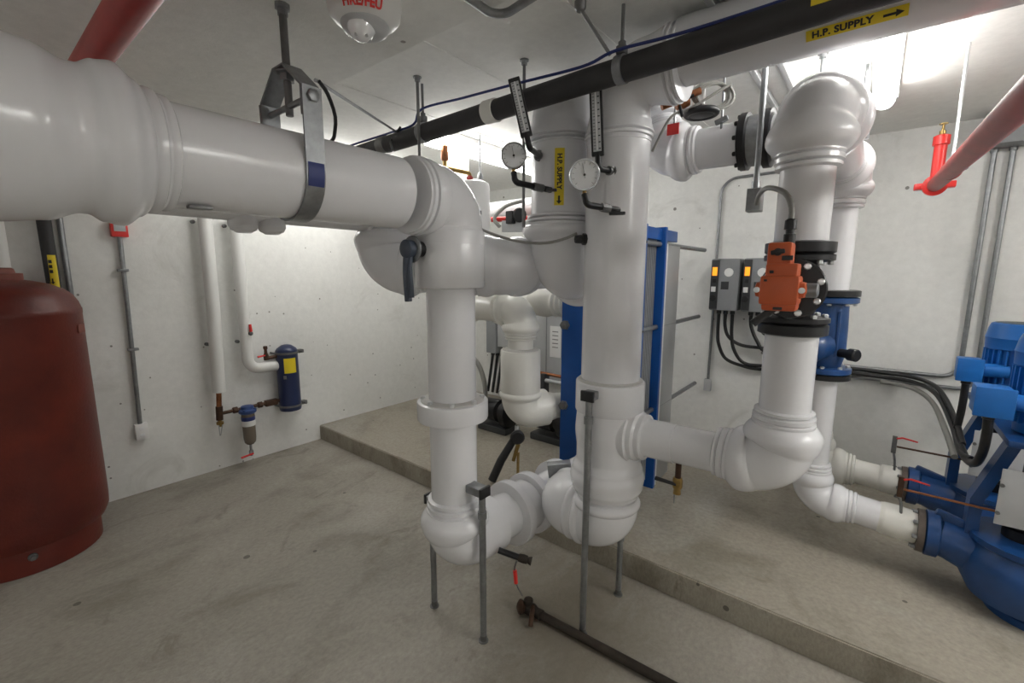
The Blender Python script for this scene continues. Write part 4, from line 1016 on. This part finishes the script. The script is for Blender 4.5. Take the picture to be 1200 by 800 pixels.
for z in (.433, .903):
    cyl(bm, (XL, yc + .09, z), (XL + .16, yc + .115, z), .009, 8); cyl(bm, (XL, yc - .09, z), (XL + .10, yc - .085, z), .009, 8); obox(bm, (XL + .10, yc + .115, z), (.05, .03, .05), (1, .2, 0), (0, 0, 1), .003)
islands('clamp_band', bm, 'steeld', t)
ac = math.atan2(-yc, -xc) + .25
fl_ = lambda u, v: V((xc + .0892 * math.cos(ac + u / .0892), yc + .0892 * math.sin(ac + u / .0892), .80 + v))
obj('yellow_label', patch(fl_, .10, .13, 8, 2), 'yellow', t)
fl2 = lambda u, v: V((xc + .0892 * math.cos(ac - .55 + u / .0892), yc + .0892 * math.sin(ac - .55 + u / .0892), .70 + v))
obj('name_plate', patch(fl2, .025, .03, 3, 2), 'steel', t)
bm = B(); tube(bm, [(xw, 1.60, .875), (xc, 1.70, .885)], .016, 10); lathe(bm, (xw, 1.60, .86), (0, 0, 1), [(0, .018), (.04, .022), (.06, .014), (.09, .012), (.10, .018), (.12, .016)], 10); obj('vent_pipe', bm, 'copperd', t)
bm = B(); tube(bm, [(xw + .02, 1.585, .905), (xw + .025, 1.525, .90)], [.006, .009], 8); obj('vent_lever', bm, 'redb', t)

t = thing('wall_outlet', 'white electrical outlet on the left wall at the foot of the conduit', 'outlet', (XL, .74, .46))
obj('box_body', box(B(), (XL, .70, .405), (XL + .045, .772, .52), .004), 'white', t)
bm = B()
for z in (.44, .485): box(bm, (XL + .0445, .722, z - .012), (XL + .047, .75, z + .012), .002)
islands('socket', bm, 'dial', t)
t = thing('wall_conduit', 'grey conduit down the left wall above the outlet', 'conduit', (XL + .02, .74, .52))
obj('tubing', tube(B(), [(XL + .02, .757, 1.84), (XL + .02, .734, .515)], .0135, 12), 'steel', t)
bm = B()
for z in (1.05, 1.6): box(bm, (XL, .72, z), (XL + .036, .77 + .01, z + .018), .003)
islands('strap', bm, 'steel', t)
t = thing('pull_station', 'red fire alarm box on the left wall at the top of the conduit', 'fire alarm box', (XL, .76, 1.83))
obj('box_body', box(B(), (XL, .712, 1.832), (XL + .05, .80, 1.935), .004), 'redb', t)
obj('label_plate', box(B(), (XL + .05, .725, 1.868), (XL + .053, .787, 1.935), .001), 'greyl', t)
t = thing('black_wall_pipe', 'black vertical pipe beside the red tank carrying a yellow tag', 'pipe', (XL + .07, .405, .9))
obj('pipe_foam', tube(B(), [(XL + .06, .40, 2.02), (XL + .06, .41, 0)], .034, 18), 'blkpipe', t)
o = obj('conduit', tube(B(), [(XL + .02, .475, 2.1), (XL + .02, .475, 0)], .016, 12), 'steel'); tag(o, 'grey conduit on the left wall right of the black vertical pipe', 'conduit')
t2 = thing('pipe_label', 'yellow tag on the black vertical pipe above the red tank', 'label', (XL + .09, .43, 1.5))
ff = lambda u, v: V((XL + .06 + .0352 * math.cos(-.25 + u / .0352), .405 + .0352 * math.sin(-.25 + u / .0352) + .0, 1.60 + v))
obj('sticker', patch(ff, .06, .20, 8, 2), 'yellow', t2)
f9 = lambda u, v: ff(v, -u) + V((.001, 0, 0))
obj('arrow', flat(lambda u, v: f9(u + .06, v), arrow(.035, .02)), 'ink', t2)
bm = B()
for k in range(3): pass
bm = B(); vs = [(-.01, -.008), (.01, -.008), (.01, .008), (-.01, .008)]
for dz in (-.06, -.03, 0.0):
    q = [bm.verts.new(f9(a + dz, b)) for a, b in vs]; bm.faces.new(q)
obj('print', bm, 'ink', t2)
bm = B()
for (y, z) in ((1.20, 1.04), (1.415, 1.035), (1.175, 2.0), (1.405, 2.0)): lathe(bm, (XL, y, z), (1, 0, 0), [(0, .012), (.015, .012), (.017, .008)], 8)
bm.free()
for (y, z, w) in ((1.20, 1.04, 'left of the left white wall pipe, lower one'), (1.415, 1.035, 'between the two white wall pipes, lower one'), (1.19, 1.97, 'at the top of the left white wall pipe'), (1.40, 1.955, 'at the top of the right white wall pipe')):
    o = obj('wall_anchor', lathe(B(), (XL, y, z), (1, 0, 0), [(0, .014), (.03, .014), (.032, .008)], 10), 'steeld'); tag(o, 'dark anchor bolt ' + w, 'anchor bolt', 'anchor bolts in the left wall')

# ------------------------------------------------------------------ red tank
tx, ty = -3.665, .105
t = thing('expansion_tank', 'dark red steel tank standing on the floor at the left edge', 'tank', (tx, ty, 0))
obj('shell', lathe(B(), (tx, ty, 0), (0, 0, 1), [(.13, .30), (.15, .345), (.19, .362), (.24, .365), (1.36, .365), (1.365, .367), (1.39, .367), (1.395, .364), (1.43, .355), (1.47, .335), (1.50, .305), (1.53, .25), (1.55, .18), (1.56, .12)], 64), 'tank', t)
obj('foot_ring', lathe(B(), (tx, ty, 0), (0, 0, 1), [(0, .312), (.004, .316), (.10, .316), (.14, .31)], 64), 'tank', t)
obj('top_flange', lathe(B(), (tx, ty, 1.545), (0, 0, 1), [(0, .15), (.02, .152), (.045, .152), (.047, .125), (.07, .12), (.085, .09)], 40), 'tankd', t)
ag = math.atan2(-ty, -tx)
def on_t(r, a, z): return V((tx + r * math.cos(a), ty + r * math.sin(a), z))
a1 = ag + .02
obj('drain_plug', lathe(B(), on_t(.31, a1, .10), (math.cos(a1), math.sin(a1), 0), [(0, .02), (.015, .02), (.02, .014), (.03, .012)], 10), 'steeld', t)
obj('name_plate', obox(B(), on_t(.366, 1.15, 1.28), (.004, .05, .09), (math.cos(1.15), math.sin(1.15), 0), (0, 0, 1), .001), 'tankd', t)
o = obj('tank_inlet_pipe', tube(B(), [(tx + .05, ty + .06, 1.62), (tx + .05, ty + .06, 2.3)], .05, 24), 'foam'); tag(o, 'white pipe rising from the top of the red tank', 'pipe')

# ------------------------------------------------------------------ floor drain pipe and drain valve
t = thing('floor_drain_pipe', 'rusty pipe lying on the floor with a crusted valve at its left end', 'pipe', (-1, 1.55, 0))
obj('pipe_run', tube(B(), [(-1.09, 1.535, .024), (.6, 1.60, .024)], .019, 14), 'rust', t)
bm = B()
lathe(bm, (-1.15, 1.53, .03), (1, 0, 0), [(0, .018), (.01, .028), (.05, .03), (.07, .022), (.10, .024)], 14)
lathe(bm, (-1.125, 1.53, .03), (0, 0, 1), [(-.01, .02), (.045, .022), (.05, .014)], 12)
obj('valve_body', bm, 'rust', t)
bm = B(); lathe(bm, (-1.15, 1.515, .032), (-.5, -.8, .3), [(0, .03), (.012, .034), (.02, .022)], 12); tube(bm, [(-1.1, 1.53, .05), (-1.07, 1.48, .05), (-1.065, 1.465, .012)], .011, 10); obj('valve_handle', bm, 'copperd', t)
t = thing('drain_valve', 'short dark drain nipple with hanging orange tag under the lowest elbow', 'valve', (-1.13, 1.44, .33))
bm = B(); cyl(bm, (-1.20, 1.40, .365), (-1.10, 1.455, .335), .014, 12); obj('nipple', bm, 'iron', t)
bm = B(); lathe(bm, (-1.12, 1.445, .34), (.85, .47, -.2), [(0, .017), (.02, .02), (.04, .018), (.042, .014), (.06, .02)], 10); obj('valve_body', bm, 'rust', t)
obj('lever', tube(B(), [(-1.125, 1.425, .285), (-1.118, 1.425, .225)], .009, 8), 'redb', t)
obj('chain', tube(B(), smooth([(-1.12, 1.43, .33), (-1.127, 1.425, .285), (-1.115, 1.425, .22), (-1.09, 1.435, .17)]), .0035, 6), 'steeld', t)

# ------------------------------------------------------------------ far left background
t = thing('air_separator_tank', 'white cylindrical tank hanging behind the top elbow of the near riser', 'tank', (-2.17, 2.27, 1.5))
obj('shell', lathe(B(), (-2.175, 2.265, 1.56), (0, 0, 1), [(0, .08), (.02, .12), (.04, .128), (.60, .128), (.625, .122), (.64, .09)], 36), 'white', t)
pz = 1.985; ap = math.atan2(-2.265, 2.175) + .1
obj('name_strip', patch(lambda u, v: V((-2.175 + .1285 * math.cos(ap + u / .1285), 2.265 + .1285 * math.sin(ap + u / .1285), pz + v)), .12, .026, 8, 1), 'steeld', t)
h = thing('ceiling_rod', 'thin rod with eye bolt holding the white hanging tank', 'rod', (-2.13, 2.31, ZC))
obj('rod', cyl(B(), (-2.13, 2.31, 2.25), (-2.13, 2.31, ZC), .006, 8), 'steel', h)
bm = B(); lathe(bm, (-2.13, 2.31, 2.20), (0, 0, 1), [(0, .02), (.03, .022), (.05, .016), (.06, .008)], 10); obj('eye_bolt', bm, 'steel', h)
t = thing('air_vent', 'brass and copper vent elbow on top of the white hanging tank', 'valve', (-2.2, 2.14, 2.2))
bm = B(); tube(bm, fillet([(-2.245, 2.10, 2.40), (-2.245, 2.10, 2.27), (-2.12, 2.20, 2.235), (-2.12, 2.20, 2.195)], .02), .014, 10); obj('tubing', bm, 'brass', t)
bm = B(); lathe(bm, (-2.245, 2.10, 2.31), (0, 0, 1), [(0, .016), (.01, .024), (.09, .024), (.1, .015)], 12); obj('vent_head', bm, 'copper', t)
obj('union', lathe(B(), (-2.12, 2.20, 2.19), (0, 0, 1), [(0, .022), (.02, .022), (.03, .014)], 10), 'red', t)
t = thing('insulated_far_pipe', 'bright white pipe near the back wall to the right of the hanging tank', 'pipe', (-2, 2.7, 2.1))
straight(t, (-2.5, 2.75, 2.08), (-1.5, 2.75, 2.08), .062)
t = thing('pressure_switch', 'red and black switch on a pipe behind the left gauge', 'switch', (-2.1, 2.55, 1.98))
obj('pipe_stub', cyl(B(), (-2.20, 2.50, 1.975), (-1.95, 2.68, 1.985), .018, 12), 'redb', t)
bm = B(); box(bm, (-2.10, 2.54, 1.94), (-2.04, 2.60, 2.03), .006); lathe(bm, (-2.02, 2.60, 2.0), (.6, -.75, 0), [(0, .05), (.03, .05), (.04, .04)], 20); obj('switch_head', bm, 'black', t)
obj('base_plate', obox(B(), (-2.04, 2.60, 1.925), (.22, .08, .03), (.8, .6, 0), (0, 0, 1), .004), 'greyl', t)
o = obj('flexible_conduit', tube(B(), smooth([(-2.12, 2.50, 1.92), (-2.16, 2.49, 1.98), (-2.08, 2.52, 2.06), (-1.98, 2.6, 2.10)]), .014, 10), 'cableg'); tag(o, 'grey flexible conduit above the red and black switch', 'conduit')
# cabinets on the back wall, far left
t = thing('electrical_cabinet', 'narrow grey wall cabinet seen between the near riser and the short fat pipe', 'cabinet', (-3.35, YB, .66))
obj('cabinet_body', box(B(), (-3.43, 3.80, .68), (-3.29, YB, 1.32), .004), 'grey', t)
obj('side_door', box(B(), (-3.285, 3.83, .76), (-2.95, YB, 1.32), .004), 'greyl', t)
bm = B()
for x in (-3.38, -3.31, -3.24): lathe(bm, (x, 3.86, .68), (0, 0, -1), [(0, .025), (.03, .025), (.032, .02)], 10)
islands('cable_gland', bm, 'black', t)
for i, x in enumerate((-3.38, -3.31, -3.24)):
    o = obj('power_cable', tube(B(), smooth([(x, 3.86, .66), (x - .02, 3.84, .45), (x - .03, 3.8, .22)]), .016, 8), 'cable'); tag(o, 'black cable hanging below the narrow grey cabinet', 'cable', 'cables below the narrow grey cabinet')
t = thing('electrical_cabinet', 'grey wall cabinet with a white paper sheet left of the blue plate', 'cabinet', (-2.55, YB, .5))
obj('cabinet_body', box(B(), (-2.76, 3.78, .50), (-2.05, YB, 1.32), .005), 'greyl', t)
obj('door_seam', box(B(), (-2.58, 3.776, .50), (-2.572, 3.782, 1.32)), 'grey', t)
obj('paper_sheet', box(B(), (-2.53, 3.774, .74), (-2.40, 3.779, 1.06), .001), 'paper', t)
bm = B()
for k in range(5): box(bm, (-2.50, 3.7725, 1.0 - .04 * k), (-2.43, 3.774, 1.008 - .04 * k))
obj('print_lines', bm, 'steeld', t)
def bgpump(x, y, label):
    t = thing('small_pump', label, 'pump', (x, y, ZP), 'small dark pumps on the pad at the back')
    obj('base', box(B(), (x - .17, y - .09, ZP), (x + .17, y + .09, ZP + .06), .01), 'dark', t)
    obj('motor', lathe(B(), (x - .16, y, ZP + .19), (1, 0, 0), [(0, .07), (.02, .10), (.2, .105), (.22, .08), (.26, .08), (.27, .13), (.33, .13), (.34, .06)], 28), 'iron', t)
    obj('discharge', lathe(B(), (x + .12, y, ZP + .28), (0, 0, 1), [(0, .05), (.08, .045), (.085, .08), (.11, .08)], 20), 'steeld', t)
    return t
bgpump(-2.62, 3.05, 'dark pump on the pad behind the near riser flange')
bgpump(-2.08, 3.15, 'dark pump on the pad left of the blue plate')
o = obj('flexible_conduit', tube(B(), smooth([(-2.70, 2.98, .42), (-2.72, 2.98, .6), (-2.80, 2.99, .75), (-2.95, 3.0, .86)]), .022, 10), 'cableg'); tag(o, 'grey flexible conduit curving up from the dark pump behind the near riser', 'conduit')
t = thing('pipe_manifold', 'low rack of thin copper and red lines below the paper sheet', 'pipe rack', (-2.2, 3.55, .6))
obj('copper_line', cyl(B(), (-2.6, 3.55, .62), (-1.7, 3.55, .60), .016, 10), 'copper', t); obj('grey_line', cyl(B(), (-2.6, 3.52, .56), (-1.7, 3.52, .55), .02, 10), 'greyl', t)
obj('red_handles', tube(B(), [(-2.12, 3.50, .46), (-1.98, 3.50, .43)], .016, 8), 'redb', t)
obj('stand', box(B(), (-2.45, 3.50, ZP), (-2.40, 3.58, .62), .004), 'dark', t)

# ------------------------------------------------------------------ world, camera, view
wd = bpy.data.worlds.new('room_air'); wd.use_nodes = True
wd.node_tree.nodes['Background'].inputs[0].default_value = (.9, .95, 1, 1); wd.node_tree.nodes['Background'].inputs[1].default_value = 0.0
SC.world = wd
cam = bpy.data.cameras.new('camera'); co = bpy.data.objects.new('camera', cam); COL.objects.link(co)
cam.sensor_fit = 'HORIZONTAL'; cam.sensor_width = 36; cam.lens = 36 * 523.8 / 1200; cam.clip_start = .02
yaw, pit, rol = math.radians(38.735), math.radians(8.817), math.radians(.075)
f = V((-math.sin(yaw) * math.cos(pit), math.cos(yaw) * math.cos(pit), -math.sin(pit)))
rt = V((math.cos(yaw), math.sin(yaw), 0)); up = rt.cross(f)
r2_ = rt * math.cos(rol) + up * math.sin(rol); u2_ = -rt * math.sin(rol) + up * math.cos(rol)
mx = Mx((r2_, u2_, -f)).transposed().to_4x4(); mx.translation = V((0, 0, 1.6))
co.matrix_world = mx
SC.camera = co
vs_ = SC.view_settings
vs_.view_transform = 'Standard'; vs_.look = 'None'; vs_.gamma = 1; vs_.use_curve_mapping = False
vs_.exposure = 2.0
